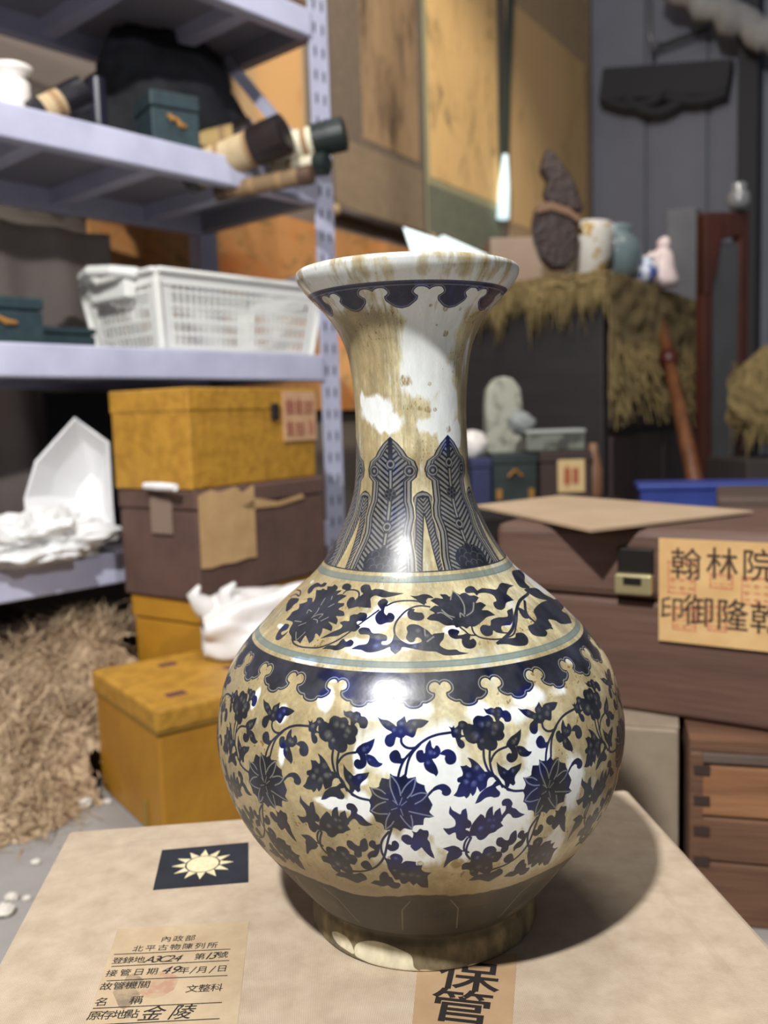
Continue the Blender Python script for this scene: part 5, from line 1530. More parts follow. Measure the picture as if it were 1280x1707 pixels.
m_red = mat('faded_red_ink', (150, 84, 70), 0.8)
pl_ = MB().box(SW - 0.098, SW + 0.001, -0.0045, -0.0015, hT * 0.42, hT * 0.97).build('paper_label', m_plab, top)
glyph = MB()
for r_ in range(2):
    for q_ in range(3):
        gx, gz_ = SW - 0.090 + q_ * 0.029, hT * (0.72 if r_ == 0 else 0.48)
        for (a, b, c_, d_) in ((0, 0, 0.022, 0.004), (0, 0.009, 0.022, 0.013), (0, 0.018, 0.022, 0.022), (0.0, 0, 0.004, 0.026), (0.018, 0, 0.022, 0.026), (0.009, 0.0, 0.013, 0.03)):
            if (q_ + r_ + int(a * 1000)) % 4 != 3:
                glyph.box(gx + a, gx + c_, -0.0052, -0.0044, gz_ + b, gz_ + d_)
glyph.build('seal_writing', m_red, pl_)
MB().box(SW * 0.60, SW * 0.66, -0.008, -0.002, hT * 0.66, hT * 0.84).build('clasp', mat('black_clasp', (40, 34, 30), 0.4), top, bevel=0.002)
wr = MB().tube([(0, 0, 0), (0.03, -0.03, 0), (0.065, -0.062, 0.0)], [0.006, 0.007, 0.006], 10)
wp = sc + GB * 0.10 - GA * 0.016
t_ = wr.build('white_paper_roll', m_paperbag, None, (wp.x, wp.y, z_b1 + 0.001 + 0.006), 0)
tag(t_, 'little white paper roll squeezed between gold box and brown case', 'paper roll')

# white plastic bag slumped on the gold lid
pb_c = at(440, 1012, 1.40)
gbag = MB()


def bagfn(u, v):
    a = u * 2 * math.pi
    L = 0.30
    x = v * L
    r = 0.052 * (math.sin(math.pi * min(1, 0.12 + v * 0.95)) ** 0.5) * (1 - 0.25 * v) + 0.004
    k = 1 + 0.30 * mnoise.noise(Vector((math.cos(a) * 1.4, math.sin(a) * 1.4, v * 4))) + 0.16 * math.sin(a * 5 + v * 9) + 0.10 * mnoise.noise(Vector((math.cos(a) * 4, math.sin(a) * 4, v * 9)))
    return (x, r * 1.15 * k * math.cos(a), max(r * k * math.sin(a), -0.040) + 0.02 * v)


gbag.grid(bagfn, 48, 36)
ears = MB()
gb_o = at(335, 1000, 1.38)
bagr = thing('plastic_bag', (gb_o.x, gb_o.y, gz + 0.0405), math.atan2(v0n.y, v0n.x) - 0.35, 'white plastic bag with twisted handles slumped on the bright gold lid', 'plastic bag')
m_bag2 = mat('white_bag_film', (200, 196, 192), 0.35, (216, 213, 210), 6, bump=0.5, bscale=18)
gbag.build('bag_body', m_bag2, bagr, smooth=True)
for sg in (0, 1):
    e = MB()
    pts = [Vector((0.02 + 0.03 * sg, 0, 0.02)), Vector((0.0 + 0.035 * sg, -0.005, 0.045)), Vector((-0.012 + 0.05 * sg, -0.01, 0.062)), Vector((-0.002 + 0.055 * sg, -0.012, 0.075))]
    e.tube(pts, [0.022, 0.017, 0.010, 0.003], 9)
    e.build('twisted_handle', m_bag2, bagr, smooth=True)

# ------------------------------------------------------------------ wooden chest, its cardboard sheet, and what carries it
m_chest = mat('chest_wood', (104, 78, 66), 0.6, (86, 62, 52), 7, 0.35, 0.7, 7, stretch=(0.6, 4, 6), bump=0.15, bscale=20)
m_metal_dk = mat('blackened_iron', (40, 36, 34), 0.45, metal=0.5)
m_brass = mat('pale_brass', (190, 178, 136), 0.35, metal=0.7)
ch_c = at(1137, 1197, 0.975)
CB = math.radians(57)                              # front runs towards the camera on its right end
cx_ = Vector((math.sin(CB), -math.cos(CB), 0))
cr = math.atan2(cx_.y, cx_.x)
cy_ = Vector((-cx_.y, cx_.x, 0))


def chx(px, py):
    h = hit(px, py, ch_c, cy_)
    return (h - ch_c).dot(cx_), h.z


xl = chx(832, 960)[0]
CH0 = Vector((ch_c.x, ch_c.y, ch_c.z)) + cx_ * xl
z_top = chx(1150, 884)[1]
CHH = z_top - ch_c.z
CHW, CHD = 0.52, 0.26
chest = thing('wooden_chest', (CH0.x, CH0.y, ch_c.z), cr, 'dark brown wooden chest with calligraphy label resting on a plank crate', 'chest')
sp = chx(880, 985)[1] - ch_c.z
MB().box(0, CHW, 0, CHD, 0, sp - 0.001).build('chest_body', m_chest, chest, bevel=0.005)
lid_ = MB().box(-0.003, CHW + 0.003, -0.003, CHD + 0.003, sp + 0.001, CHH).build('lid', m_chest, chest, bevel=0.010)
px_, pz_ = chx(1062, 950)
kx, kz = px_ - xl, pz_ - ch_c.z
cl = MB().box(kx - 0.020, kx + 0.020, -0.010, -0.002, kz - 0.005, kz + 0.026).build('clasp', m_metal_dk, chest, bevel=0.002)
MB().box(kx - 0.021, kx + 0.021, -0.018, -0.003, kz - 0.026, kz - 0.002).build('catch_plate', m_brass, cl, bevel=0.003)
MB().box(kx - 0.010, kx + 0.010, -0.0195, -0.0175, kz - 0.014, kz - 0.006).build('catch_slot', m_metal_dk, cl)
# label
LA = [chx(*q) for q in ((1100, 896), (1103, 1066))]
lx = LA[0][0] - xl
lz1, lz0 = LA[0][1] - ch_c.z, LA[1][1] - ch_c.z
lxe = chx(1330, 990)[0] - xl
m_lab2 = mat('cream_label_paper', (222, 184, 128), 0.75, (206, 164, 108), 18)
la = MB().box(lx, lxe, -0.0048, -0.0030, lz0, lz1).build('calligraphy_label', m_lab2, chest)
m_seal = mat('vermilion_seal', (190, 104, 76), 0.8, (206, 140, 100), 220, 0.42, 0.58)
rowsC = []
for ch_, q in (('翰', (1145, 943)), ('林', (1205, 943)), ('院', (1265, 946)), ('印', (1122, 1017)), ('御', (1166, 1021)), ('隆', (1222, 1028)), ('乾', (1279, 1034))):
    x_, z_ = chx(*q)
    rowsC.append((ch_, x_ - xl, z_ - ch_c.z, 0.037 if ch_ != '印' else 0.030, 0, 0.92))
lettering('brush_writing', rowsC, mat('brush_ink', (66, 46, 34), 0.8), la, (Vector((0, -0.0050, 0)), Vector((1, 0, 0)), Vector((0, 0, 1))), bold=0.006)
seals = MB()


def seal(q, w, h, rows_=4):
    x_, z_ = chx(*q)
    x_ -= xl
    z_ -= ch_c.z
    seals.box(x_ - w / 2, x_ + w / 2, -0.0050, -0.0046, z_ + h / 2 - 0.0015, z_ + h / 2).box(x_ - w / 2, x_ + w / 2, -0.0050, -0.0046, z_ - h / 2, z_ - h / 2 + 0.0015)
    seals.box(x_ - w / 2, x_ - w / 2 + 0.0015, -0.0050, -0.0046, z_ - h / 2, z_ + h / 2).box(x_ + w / 2 - 0.0015, x_ + w / 2, -0.0050, -0.0046, z_ - h / 2, z_ + h / 2)
    for i in range(rows_):
        zz_ = z_ - h / 2 + h * (i + 0.6) / rows_
        for j in range(3):
            xx_ = x_ - w / 2 + w * (j + 0.25) / 3
            seals.box(xx_, xx_ + w * 0.22, -0.0050, -0.0046, zz_, zz_ + h * 0.06)
            if (i + j) % 2:
                seals.box(xx_ + w * 0.08, xx_ + w * 0.12, -0.0050, -0.0046, zz_ - h * 0.09, zz_ + h * 0.1)


seal((1138, 962), 0.030, 0.036)
seal((1204, 968), 0.024, 0.016, 2)
seal((1262, 985), 0.030, 0.030)
seal((1142, 1030), 0.026, 0.026)
seal((1197, 1030), 0.020, 0.028)
seals.build('seal_stamps', m_seal, la)

# cardboard sheet lying on the chest, corner over the front edge
m_card = mat('buff_cardboard', (168, 144, 116), 0.9, (178, 154, 126), 10)
z_c = z_top + 0.002
cc_ = []
for q in ((985, 888), (1256, 856), (935, 829), (792, 846)):
    d = ray(*q)
    cc_.append(CAM + d * ((z_c - CAM_Z) / d.z))
cm = sum(cc_, Vector()) / 4
card = MB().prism([(p.x - cm.x, p.y - cm.y) for p in (cc_[0], cc_[1], cc_[2], cc_[3])], 0, 0.0035).build('cardboard_sheet', m_card, None, (cm.x, cm.y, z_c))
tag(card, 'flat buff cardboard sheet lying on the chest, its corner overhanging the front', 'cardboard')

# plank crate
m_plank = mat('reddish_plank', (122, 86, 62), 0.65, (86, 60, 46), 4, 0.3, 0.7, 8, stretch=(1.0, 6, 14), bump=0.2, bscale=14)
m_plank_l = mat('tan_plank', (160, 114, 76), 0.65, (124, 84, 56), 4, 0.3, 0.7, 8, stretch=(1.0, 6, 14), bump=0.2, bscale=14)
m_grey_plank = mat('grey_plank', (104, 88, 78), 0.8, (86, 72, 64), 6, stretch=(1, 5, 10))
cr0 = at(1150, 1230, 0.915)
cz_top = ch_c.z - 0.003
cra = math.radians(-14)
crate = thing('plank_crate', (cr0.x, cr0.y, 0), cra, 'dovetailed plank crate under the wooden chest, behind the linen box corner', 'crate')
CRW, CRD = 0.44, 0.20
hs_ = [0.0, 0.045, 0.105, 0.128, cz_top]
zs_ = [at(1200, y, 0.905).z for y in (1520, 1440, 1365, 1278, 1218)]
zs_[0] = 0.0
zs_[4] = cz_top
mats_ = [m_plank, m_plank, m_plank_l, m_grey_plank]
for k in range(4):
    o = MB().box(0.006, CRW - 0.006, 0, 0.014, zs_[k] + 0.0012, min(zs_[k + 1], cz_top - 0.012) - 0.0012).build('front_plank', mats_[k], crate, bevel=0.002)
for x in (0.0, CRW - 0.014):
    sidep = MB()
    for k in range(4):
        sidep.box(x, x + 0.014, 0.0 - 0.0005, CRD, zs_[k], min(zs_[k + 1], cz_top - 0.0125))
    sidep.build('side_plank', m_plank, crate, bevel=0.002)
MB().box(0.014, CRW - 0.014, CRD - 0.014, CRD, 0, cz_top).build('back_plank', m_plank, crate)
MB().box(0.0, CRW, 0.002, CRD, cz_top - 0.012, cz_top).build('crate_lid', m_plank, crate)
m_grain = mat('dark_end_grain', (58, 42, 34), 0.8)
for k in range(5):
    z = cz_top * (0.16 + 0.165 * k)
    MB().box(0.004, 0.020, -0.002, 0.003, z, z + 0.010).build('dovetail', m_grain, crate)

# linen box beside the crate
m_linen2 = mat('taupe_linen', (156, 140, 120), 0.9, (166, 150, 130), 40, weave=200)
lb0 = at(1132, 1215, 0.945)
l2 = thing('linen_case', (lb0.x, lb0.y, 0), math.radians(-17), 'plain taupe linen case standing beside the plank crate, under the chest', 'case')
lz = lb0.z
MB().box(-0.24, 0, 0, 0.19, 0, lz - 0.001).build('case_body', m_linen2, l2, bevel=0.004)
MB().box(-0.24, 0, 0.002, 0.19, lz, min(lz + 0.006, ch_c.z - 0.002)).build('lid', m_linen2, l2, bevel=0.002)

# ------------------------------------------------------------------ cabinet with straw mat, behind
m_blackwood = mat('black_brown_wood', (30, 26, 27), 0.6, (40, 34, 34), 5, stretch=(1, 1, 5))
m_darkpanel = mat('dark_red_brown_wood', (62, 46, 42), 0.6, (50, 38, 36), 6, stretch=(3, 1, 1))
cabc = at(1005, 470, 2.45)
cab_top = at(1005, 462, 2.45).z
cab = thing('dark_cabinet', (cabc.x, cabc.y, 0), ROTZ, 'black brown wooden cabinet under the straw mat, behind the vase', 'cabinet')
CL, CDp = 1.05, 0.62
MB().box(0, CL, 0, CDp, 0.06, cab_top).build('cabinet_body', m_blackwood, cab, bevel=0.006)
MB().box(0.01, CL - 0.01, 0.01, CDp - 0.01, 0, 0.06).build('plinth', m_blackwood, cab)
zmid = at(1040, 720, 2.5).z
for k in range(2):
    x0 = 0.03 + k * 0.5
    d = MB().box(x0, x0 + 0.47, -0.014, 0, zmid + 0.012, cab_top - 0.04).build('door', m_darkpanel, cab, bevel=0.004)
    MB().tube([(x0 + 0.43, -0.03, zmid + 0.14), (x0 + 0.43, -0.014, zmid + 0.14)], 0.012, 10).build('knob', m_metal_dk, d)
    MB().box(x0, x0 + 0.47, -0.014, 0, 0.09, zmid - 0.012).build('drawer', m_darkpanel, cab, bevel=0.004)
m_straw_mat = mat('straw_mat', (148, 128, 84), 0.95, (116, 98, 62), 26, 0.3, 0.7, 8, stretch=(3, 3, 0.6), bump=0.8, bscale=60)
mat_o = MB()
mh = 0.012


def mattop(u, v):
    return (-0.02 + u * (CL + 0.04), -0.02 + v * (CDp + 0.04), cab_top + 0.012 + 0.008 * mnoise.noise(Vector((u * 9, v * 9, 1))))


def matfront(u, v):
    low = 0.34 + 0.05 * mnoise.noise(Vector((u * 5, 3, 0))) + 0.025 * mnoise.noise(Vector((u * 30, 3, 0)))
    return (-0.02 + u * (CL + 0.04), -0.024 - 0.012 * mnoise.noise(Vector((u * 12, v * 8, 4))), cab_top + 0.014 - v * low)


def matside(u, v):
    low = 0.085 + 0.05 * mnoise.noise(Vector((u * 9, 8, 0))) + 0.05 * mnoise.noise(Vector((u * 26, 8, 0)))
    return (-0.024 - 0.010 * mnoise.noise(Vector((u * 12, v * 8, 7))), -0.02 + u * (CDp + 0.04), cab_top + 0.014 - v * max(low, 0.02))


mat_o.grid(mattop, 40, 24).grid(matfront, 90, 24).grid(matside, 70, 10)
# loose straws along the hanging edges
for k in range(700):
    u = rnd.random()
    if k < 420:
        b = Vector(matfront(u, 0.5 + 0.5 * rnd.random()))
        out = Vector((0, -1, 0))
    else:
        b = Vector(matside(u, 0.3 + 0.7 * rnd.random()))
        out = Vector((-1, 0, 0))
    L = 0.03 + 0.06 * rnd.random()
    t = Vector((rnd.uniform(-0.015, 0.015), rnd.uniform(-0.015, 0.015), -L)) + out * rnd.uniform(0.0, 0.012)
    s = out.cross(Vector((0, 0, 1))) * 0.0022
    b = b + out * 0.004
    mat_o.add([b - s, b + s, b + t], [(0, 1, 2)])
mo = mat_o.build('straw_mat', m_straw_mat, None, (cabc.x, cabc.y, 0), ROTZ, solid=0.004)
tag(mo, 'shaggy yellow brown straw mat draped over the dark cabinet', 'straw mat')


def cabp(px, py, y):
    """cabinet-local x, z of the pixel on the plane y"""
    h = hit(px, py, cabc + GB * y, GB)
    return (h - cabc).dot(GA), h.z


def cabw(x, y, z):
    return Vector((cabc.x, cabc.y, 0)) + GA * x + GB * y + Vector((0, 0, z))


CT = cab_top + 0.022
# plain beige box
bx = at(905, 430, 2.78)
w_ = at(820, 430, 2.86) - bx
o = MB().box(-0.16, 0, 0, 0.16, 0, 0.15).build('beige_box', mat('beige_card', (136, 118, 102), 0.85, (146, 128, 112), 6), None, (bx.x, bx.y, CT), math.radians(4), bevel=0.004)
tag(o, 'plain beige box standing on the cabinet, behind the dark carving', 'box')
# dark carved wood, two leaf shaped pieces on a stand
m_carve = mat('carved_dark_wood', (46, 30, 28), 0.5, (60, 42, 38), 20, bump=0.8, bscale=70)
cv = at(935, 440, 2.52)


def plate(pts, Y, thick):
    c3 = [at(x, y, Y) for x, y in pts]
    b3 = [p + Vector((0, thick, 0)) for p in c3]
    n = len(pts)
    return c3, b3, n


up = [(906, 262), (913, 244), (924, 252), (940, 272), (958, 300), (968, 330), (974, 352), (958, 352), (940, 342), (918, 345), (908, 320), (914, 298), (902, 282)]
lo_ = [(894, 345), (915, 335), (938, 345), (958, 362), (966, 392), (962, 425), (948, 446), (922, 448), (904, 430), (893, 400), (889, 370)]
carv = thing('wood_carving', (cv.x, cv.y, CT), 0, 'dark carved wooden ornament with pointed crest on the straw mat', 'carving')
for nm, pts in (('pointed_crest', up), ('round_base', lo_)):
    c3, b3, n = plate(pts, 2.5, 0.05)
    if nm == 'round_base':
        zmin = min(p.z for p in c3)
        c3 = [Vector((p.x, p.y, max(p.z, CT))) for p in c3]
        b3 = [Vector((p.x, p.y, max(p.z, CT))) for p in b3]
    vs = [p - Vector((cv.x, cv.y, CT)) for p in c3 + b3]
    MB().add(vs, [tuple(range(n)), tuple(range(2 * n - 1, n - 1, -1))] + [(i, n + i, n + (i + 1) % n, (i + 1) % n) for i in range(n)]).build(nm, m_carve, carv, bevel=0.008)
band = [at(x, y, 2.49) for x, y in ((893, 356), (898, 338), (920, 336), (950, 346), (968, 362), (968, 374), (950, 360), (920, 350))]
vs = [p - Vector((cv.x, cv.y, CT)) for p in band] + [p - Vector((cv.x, cv.y, CT)) + Vector((0, 0.03, 0)) for p in band]
MB().add(vs, [tuple(range(8)), tuple(range(15, 7, -1))] + [(i, 8 + i, 8 + (i + 1) % 8, (i + 1) % 8) for i in range(8)]).build('tan_band', mat('tan_wood', (128, 96, 72), 0.6), carv, bevel=0.003)
# porcelain on the cabinet
def pot(name, px, py, Y, prof, m, label, cat, seg=32, lean=0.0, parts=()):
    p = at(px, py, Y)
    o = MB().lathe(prof, seg).build(name, m, None, (p.x, p.y, CT), 0, smooth=True)
    return tag(o, label, cat)


m_wg = mat('white_gold_porcelain', (214, 210, 200), 0.3, (176, 140, 60), 16, 0.56, 0.62, 3)
m_celadon = mat('blue_green_glaze', (96, 112, 116), 0.3, (110, 124, 126), 12)
m_bw = mat('blue_white_glaze', (206, 212, 224), 0.25, (60, 78, 150), 34, 0.52, 0.58, 3)
m_pink = mat('pale_pink_figure', (206, 186, 184), 0.5, (226, 208, 204), 30, bump=0.3, bscale=60)
pot('gilded_bowl', 977, 430, 2.62, [(0.0, 0.0), (0.045, 0.0), (0.05, 0.012), (0.07, 0.06), (0.076, 0.12), (0.072, 0.150), (0.066, 0.150), (0.06, 0.06), (0.0, 0.02)], m_wg, 'white porcelain bowl with gold patches beside the wood carving', 'bowl')
pot('round_vase', 1024, 430, 2.72, [(0.0, 0.0), (0.045, 0.0), (0.068, 0.03), (0.08, 0.075), (0.074, 0.115), (0.05, 0.135), (0.044, 0.145), (0.056, 0.16), (0.046, 0.16), (0.038, 0.14), (0.0, 0.10)], m_celadon, 'round grey blue glazed vase with a dark mouth on the straw mat', 'vase')
pot('small_jar', 1076, 455, 2.74, [(0.0, 0.0), (0.022, 0.0), (0.036, 0.018), (0.038, 0.042), (0.024, 0.058), (0.022, 0.066), (0.028, 0.072), (0.0, 0.06)], m_bw, 'tiny blue and white jar between round vase and pink figurine', 'jar')
fg = at(1104, 465, 2.84)
fig = thing('pale_figurine', (fg.x, fg.y, CT), 0, 'small pale pink figurine at the end of the straw mat', 'figurine')
MB().lathe([(0.0, 0), (0.045, 0), (0.05, 0.02), (0.036, 0.06), (0.03, 0.10), (0.018, 0.115), (0.0, 0.12)], 16).build('robe', m_pink, fig, smooth=True)
MB().blob((0.004, 0, 0.128), (0.02, 0.02, 0.022), 2, 0.2, 2, 18, 12, False).build('head', m_pink, fig, smooth=True)
MB().blob((-0.03, -0.01, 0.075), (0.03, 0.022, 0.028), 6, 0.4, 3, 18, 12, False).build('flower_spray', m_pink, fig, smooth=True)

# red brown framed screen and the pot on top of it
m_redwood = mat('red_brown_lacquer', (80, 42, 32), 0.45, (64, 34, 26), 8, stretch=(4, 4, 1))
m_slate = mat('slate_panel', (74, 74, 76), 0.5, (84, 84, 86), 3)
fs = at(1246, 640, 2.95)
fr = thing('framed_screen', (fs.x, fs.y, 0), math.radians(28), 'tall grey panel in a red brown wooden frame by the dark pillar', 'screen')
ftop = at(1246, 352, 2.95).z
FW = 0.20
MB().box(-FW + 0.03, -0.03, 0.008, 0.022, 0.05, ftop - 0.10).build('panel', m_slate, fr)
MB().box(-0.04, 0, 0, 0.035, 0, ftop).build('frame_post', m_redwood, fr, bevel=0.004)
MB().box(-FW, -FW + 0.04, 0, 0.035, 0, ftop - 0.02).build('frame_post', m_redwood, fr, bevel=0.004)
apr = [(-FW, ftop - 0.02), (-0.02, ftop - 0.004), (-0.035, ftop - 0.08), (-0.08, ftop - 0.085), (-FW + 0.07, ftop - 0.10), (-FW + 0.05, ftop - 0.20), (-FW + 0.02, ftop - 0.26), (-FW, ftop - 0.27)]
n = len(apr)
MB().add([(x, -0.004, z) for x, z in apr] + [(x, 0.03, z) for x, z in apr], [tuple(range(n)), tuple(range(2 * n - 1, n - 1, -1))] + [(i, n + i, n + (i + 1) % n, (i + 1) % n) for i in range(n)]).build('carved_apron', m_redwood, fr, bevel=0.003)
jp = Vector((fs.x, fs.y, 0)) + Vector((math.cos(math.radians(28)), math.sin(math.radians(28)), 0)) * -0.05
j = MB().lathe([(0, 0), (0.026, 0), (0.036, 0.02), (0.032, 0.05), (0.02, 0.06), (0.026, 0.075), (0.018, 0.082), (0, 0.084)], 20).build('glass_jar', mat('grey_glass', (120, 122, 124), 0.15, spec=0.8), None, (jp.x, jp.y, ftop + 0.0005), 0, smooth=True)
tag(j, 'little grey glass jar perched on top of the framed screen', 'jar')
# stack of grey cases behind the screen
gt = at(1150, 350, 3.45).z
gsw = cabw(1.10, 0.03, 0)
o = MB().box(0, 0.18, 0, 0.11, 0, gt).build('grey_case', mat('grey_case', (74, 76, 82), 0.7, (86, 88, 94), 5), None, gsw, ROTZ, bevel=0.006)
tag(o, 'tall dark grey case standing between straw mat and framed screen', 'case')

# straw bundle at the picture's edge
sb = at(1275, 640, 2.5)
sbz0, sbz1 = at(1275, 730, 2.5).z, at(1275, 570, 2.5).z
m_ped = mat('dim_wood_stand', (66, 58, 54), 0.7, (54, 47, 44), 5)
pd = MB().box(-0.05, 0.28, 0, 0.25, 0, sbz0 - 0.06).build('wooden_stand', m_ped, None, (sb.x, sb.y, 0), 0.1, bevel=0.006)
tag(pd, 'dim wooden stand under the straw bundle beside the pillar', 'stand')
sm_ = MB()
sm_.blob((0.12, 0.12, (sbz0 + sbz1) / 2 - 0.03), (0.15, 0.12, (sbz1 - sbz0) / 2 + 0.03), 5, 0.2, 2, 36, 24)
for k in range(300):
    a, z = rnd.uniform(0, 2 * math.pi), rnd.uniform(sbz0 - 0.02, sbz1 - 0.03)
    b = Vector((0.12 + 0.145 * math.cos(a), 0.12 + 0.12 * math.sin(a), z))
    t = b + Vector((0.012 * math.cos(a), 0.012 * math.sin(a), -0.06))
    s = Vector((-math.sin(a), math.cos(a), 0)) * 0.003
    sm_.add([b - s, b + s, t], [(0, 1, 2)])
o = sm_.build('straw_bundle', m_straw_mat, None, (sb.x, sb.y, 0), 0.1)
tag(o, 'yellow brown straw bundle on a stand beyond the framed screen', 'straw bundle')
o = None

# orange brown pole leaning on the cabinet
pa, pb2 = at(1160, 812, 2.52), at(1102, 538, 2.84)
pole = thing('wooden_pole', (pa.x, pa.y, 0.0), 0, 'orange brown wooden pole leaning against the straw mat', 'pole')
d = (pb2 - pa)
foot_p = pa - d * (pa.z / d.z)
base_p = Vector((pa.x, pa.y, 0))
MB().tube([foot_p - base_p, pa - base_p, pb2 - base_p], [0.026, 0.024, 0.016], 12).build('shaft', mat('orange_wood', (122, 76, 46), 0.45, (98, 60, 36), 10, stretch=(4, 4, 1)), pole, smooth=True)
k0, k1 = pa + d * 0.72, pa + d * 0.80
MB().tube([k0 - base_p, k1 - base_p], [0.026, 0.028], 12).build('dark_collar', mat('dark_red_collar', (78, 34, 28), 0.4), pole, smooth=True)

# blue tray and dark board behind the chest
bt0 = at(1068, 838, 1.86)
btz = at(1068, 808, 1.86).z
m_blue = mat('blue_plastic', (46, 62, 132), 0.45, (54, 72, 150), 6)
long_box = thing('blue_crate', (bt0.x, bt0.y, 0), math.radians(-12), 'blue plastic crate behind the chest, at the foot of the pole', 'crate')
MB().box(0, 0.5, 0, 0.11, 0.0, btz - 0.013, 0.004).build('crate_wall', m_blue, long_box)
MB().box(-0.006, 0.506, -0.006, 0.116, btz - 0.012, btz).build('crate_lid', m_blue, long_box, bevel=0.003)
dw0 = at(1195, 850, 1.50)
dzt = at(1195, 829, 1.50).z
o = MB().box(0, 0.36, 0, 0.24, 0, dzt).build('brown_footlocker', mat('dull_brown_trunk', (92, 74, 64), 0.7, (78, 62, 54), 6, stretch=(1, 6, 6)), None, (dw0.x, dw0.y, 0), math.radians(-20), bevel=0.006)
tag(o, 'dull brown footlocker standing in front of the blue crate, behind the chest', 'footlocker')

# low dark bench behind the cardboard with small boxes and a white stone tablet on it
bn = at(890, 842, 1.98)
bz = at(890, 842, 1.98).z
bench = thing('low_bench', (bn.x, bn.y, 0), math.radians(3), 'low dark bench behind the cardboard sheet, carrying small boxes', 'bench')
MB().box(-0.32, 0.22, -0.02, 0.27, bz - 0.03, bz).build('bench_top', m_blackwood, bench, bevel=0.004)
for x in (-0.30, 0.16):
    for y in (0.0, 0.21):
        MB().box(x, x + 0.04, y, y + 0.04, 0, bz - 0.03).build('leg', m_blackwood, bench)


def onb(px, y=0.0):
    """bench-local x under a pixel column at depth offset y"""
    p = at(px, 835, 1.98 + y)
    return p


def small_box(name, px0, px1, py_top, y, depth, m, label, cat='box', lidm=None, z0=None):
    a, b = at(px0, 840, 1.98 + y), at(px1, 840, 1.98 + y)
    zt = at((px0 + px1) / 2, py_top, 1.98 + y).z
    zz0 = bz + 0.001 if z0 is None else z0
    r = thing(name, (a.x, a.y, zz0), 0.0, label, cat)
    w, h = b.x - a.x, zt - zz0
    MB().box(0, w, 0, depth, 0, h * 0.78).build('box_body', m, r, bevel=0.003)
    MB().box(-0.002, w + 0.002, -0.002, depth + 0.002, h * 0.78 + 0.001, h).build('lid', lidm or m, r, bevel=0.003)
    return r, w, h


m_dkgreen = mat('dark_green_brocade', (30, 40, 40), 0.6, (40, 52, 50), 30)
r, w, h = small_box('green_box', 822, 896, 756, 0.03, 0.10, m_dkgreen, 'dark green box with gold fittings on the bench behind the cardboard')
MB().tube([(w * 0.35, -0.004, h * 0.55), (w * 0.5, -0.007, h * 0.68), (w * 0.65, -0.004, h * 0.55)], 0.004, 6).build('gold_handle', m_gold_thread, r)
MB().box(w * 0.08, w * 0.2, -0.003, 0, h * 0.1, h * 0.3).box(w * 0.8, w * 0.92, -0.003, 0, h * 0.1, h * 0.3).build('corner_fitting', m_gold_thread, r)
r, w, h = small_box('navy_box', 786, 820, 764, 0.02, 0.10, mat('navy_card', (36, 42, 78), 0.6), 'navy blue box half hidden by the vase neck')
r, w, h = small_box('labelled_box', 902, 986, 752, 0.0, 0.11, mat('dark_brown_card', (60, 44, 40), 0.7), 'dark brown box with a square cream seal label on the bench')
lbx = MB().box(w * 0.33, w * 0.86, -0.004, -0.0015, h * 0.22, h * 0.84).build('seal_label', mat('cream_label', (206, 178, 128), 0.8), r)
MB().box(w * 0.45, w * 0.58, -0.005, -0.0035, h * 0.38, h * 0.68).box(w * 0.62, w * 0.74, -0.005, -0.0035, h * 0.38, h * 0.68).box(w * 0.50, w * 0.53, -0.0055, -0.0035, h * 0.32, h * 0.74).build('seal_stamp', mat('red_seal', (164, 92, 66), 0.8), lbx)
lz_top = bz + 0.001 + h
zg = r.location.z + h + 0.001
r2, w2, h2 = small_box('tin_box', 880, 976, 716, 0.02, 0.09, mat('pale_grey_green_tin', (120, 124, 112), 0.5, (70, 70, 64), 20, 0.5, 0.6), 'pale grey green tin box lying on the labelled box', 'tin', lidm=mat('pale_tin_lid', (160, 164, 158), 0.4), z0=zg)
p = at(985, 752, 1.99)
o = MB().lathe([(0.0, 0), (0.019, 0), (0.021, 0.02), (0.021, 0.07), (0.017, 0.085), (0.012, 0.11), (0.010, 0.13), (0, 0.132)], 16).build('tan_bottle', mat('tan_bottle', (128, 92, 66), 0.5), None, (p.x + 0.012, p.y + 0.03, bz + 0.0005), 0, smooth=True)
tag(o, 'upright tan bottle at the end of the bench beside the labelled box', 'bottle')
# upright white stone tablet with incised marks
ta = at(842, 720, 2.16)
tz0, tz1 = bz, at(842, 628, 2.16).z
pr = [(-0.045, 0), (0.045, 0), (0.045, 0.16 + 0.05), (0.040, 0.25), (0.022, 0.272), (0.0, 0.277), (-0.022, 0.272), (-0.040, 0.25), (-0.045, 0.21)]
sc_h = (tz1 - tz0) / 0.277
m_stone = mat('white_stone', (170, 170, 154), 0.7, (116, 118, 104), 26, 0.5, 0.62, 4)
n = len(pr)
o = MB().add([(x, 0, z * sc_h) for x, z in pr] + [(x, 0.035, z * sc_h) for x, z in pr], [tuple(range(n)), tuple(range(2 * n - 1, n - 1, -1))] + [(i, n + i, n + (i + 1) % n, (i + 1) % n) for i in range(n)]).build('stone_tablet', m_stone, None, (ta.x, ta.y, tz0 + 0.001), math.radians(8), bevel=0.006)
tag(o, 'upright white stone tablet with rounded top behind the tin box', 'tablet')
wb = at(789, 738, 2.08)
o = MB().blob((0, 0, 0), (0.034, 0.034, 0.034), 9, 0.12, 1.5, 28, 18, False).build('white_ball', m_ceram, None, (wb.x, wb.y, bz + 0.135), 0, smooth=True)
tag(o, 'round white porcelain lump just beside the vase neck', 'ornament')
o = MB().box(-0.05, 0.03, 0.0, 0.07, 0, 0.10).build('dark_block', mat('dark_blue_block', (26, 30, 52), 0.6), None, (wb.x, wb.y - 0.03, bz + 0.001), 0, bevel=0.003)
tag(o, 'dark blue block under the white porcelain lump', 'block')
pc = at(872, 716, 2.02)
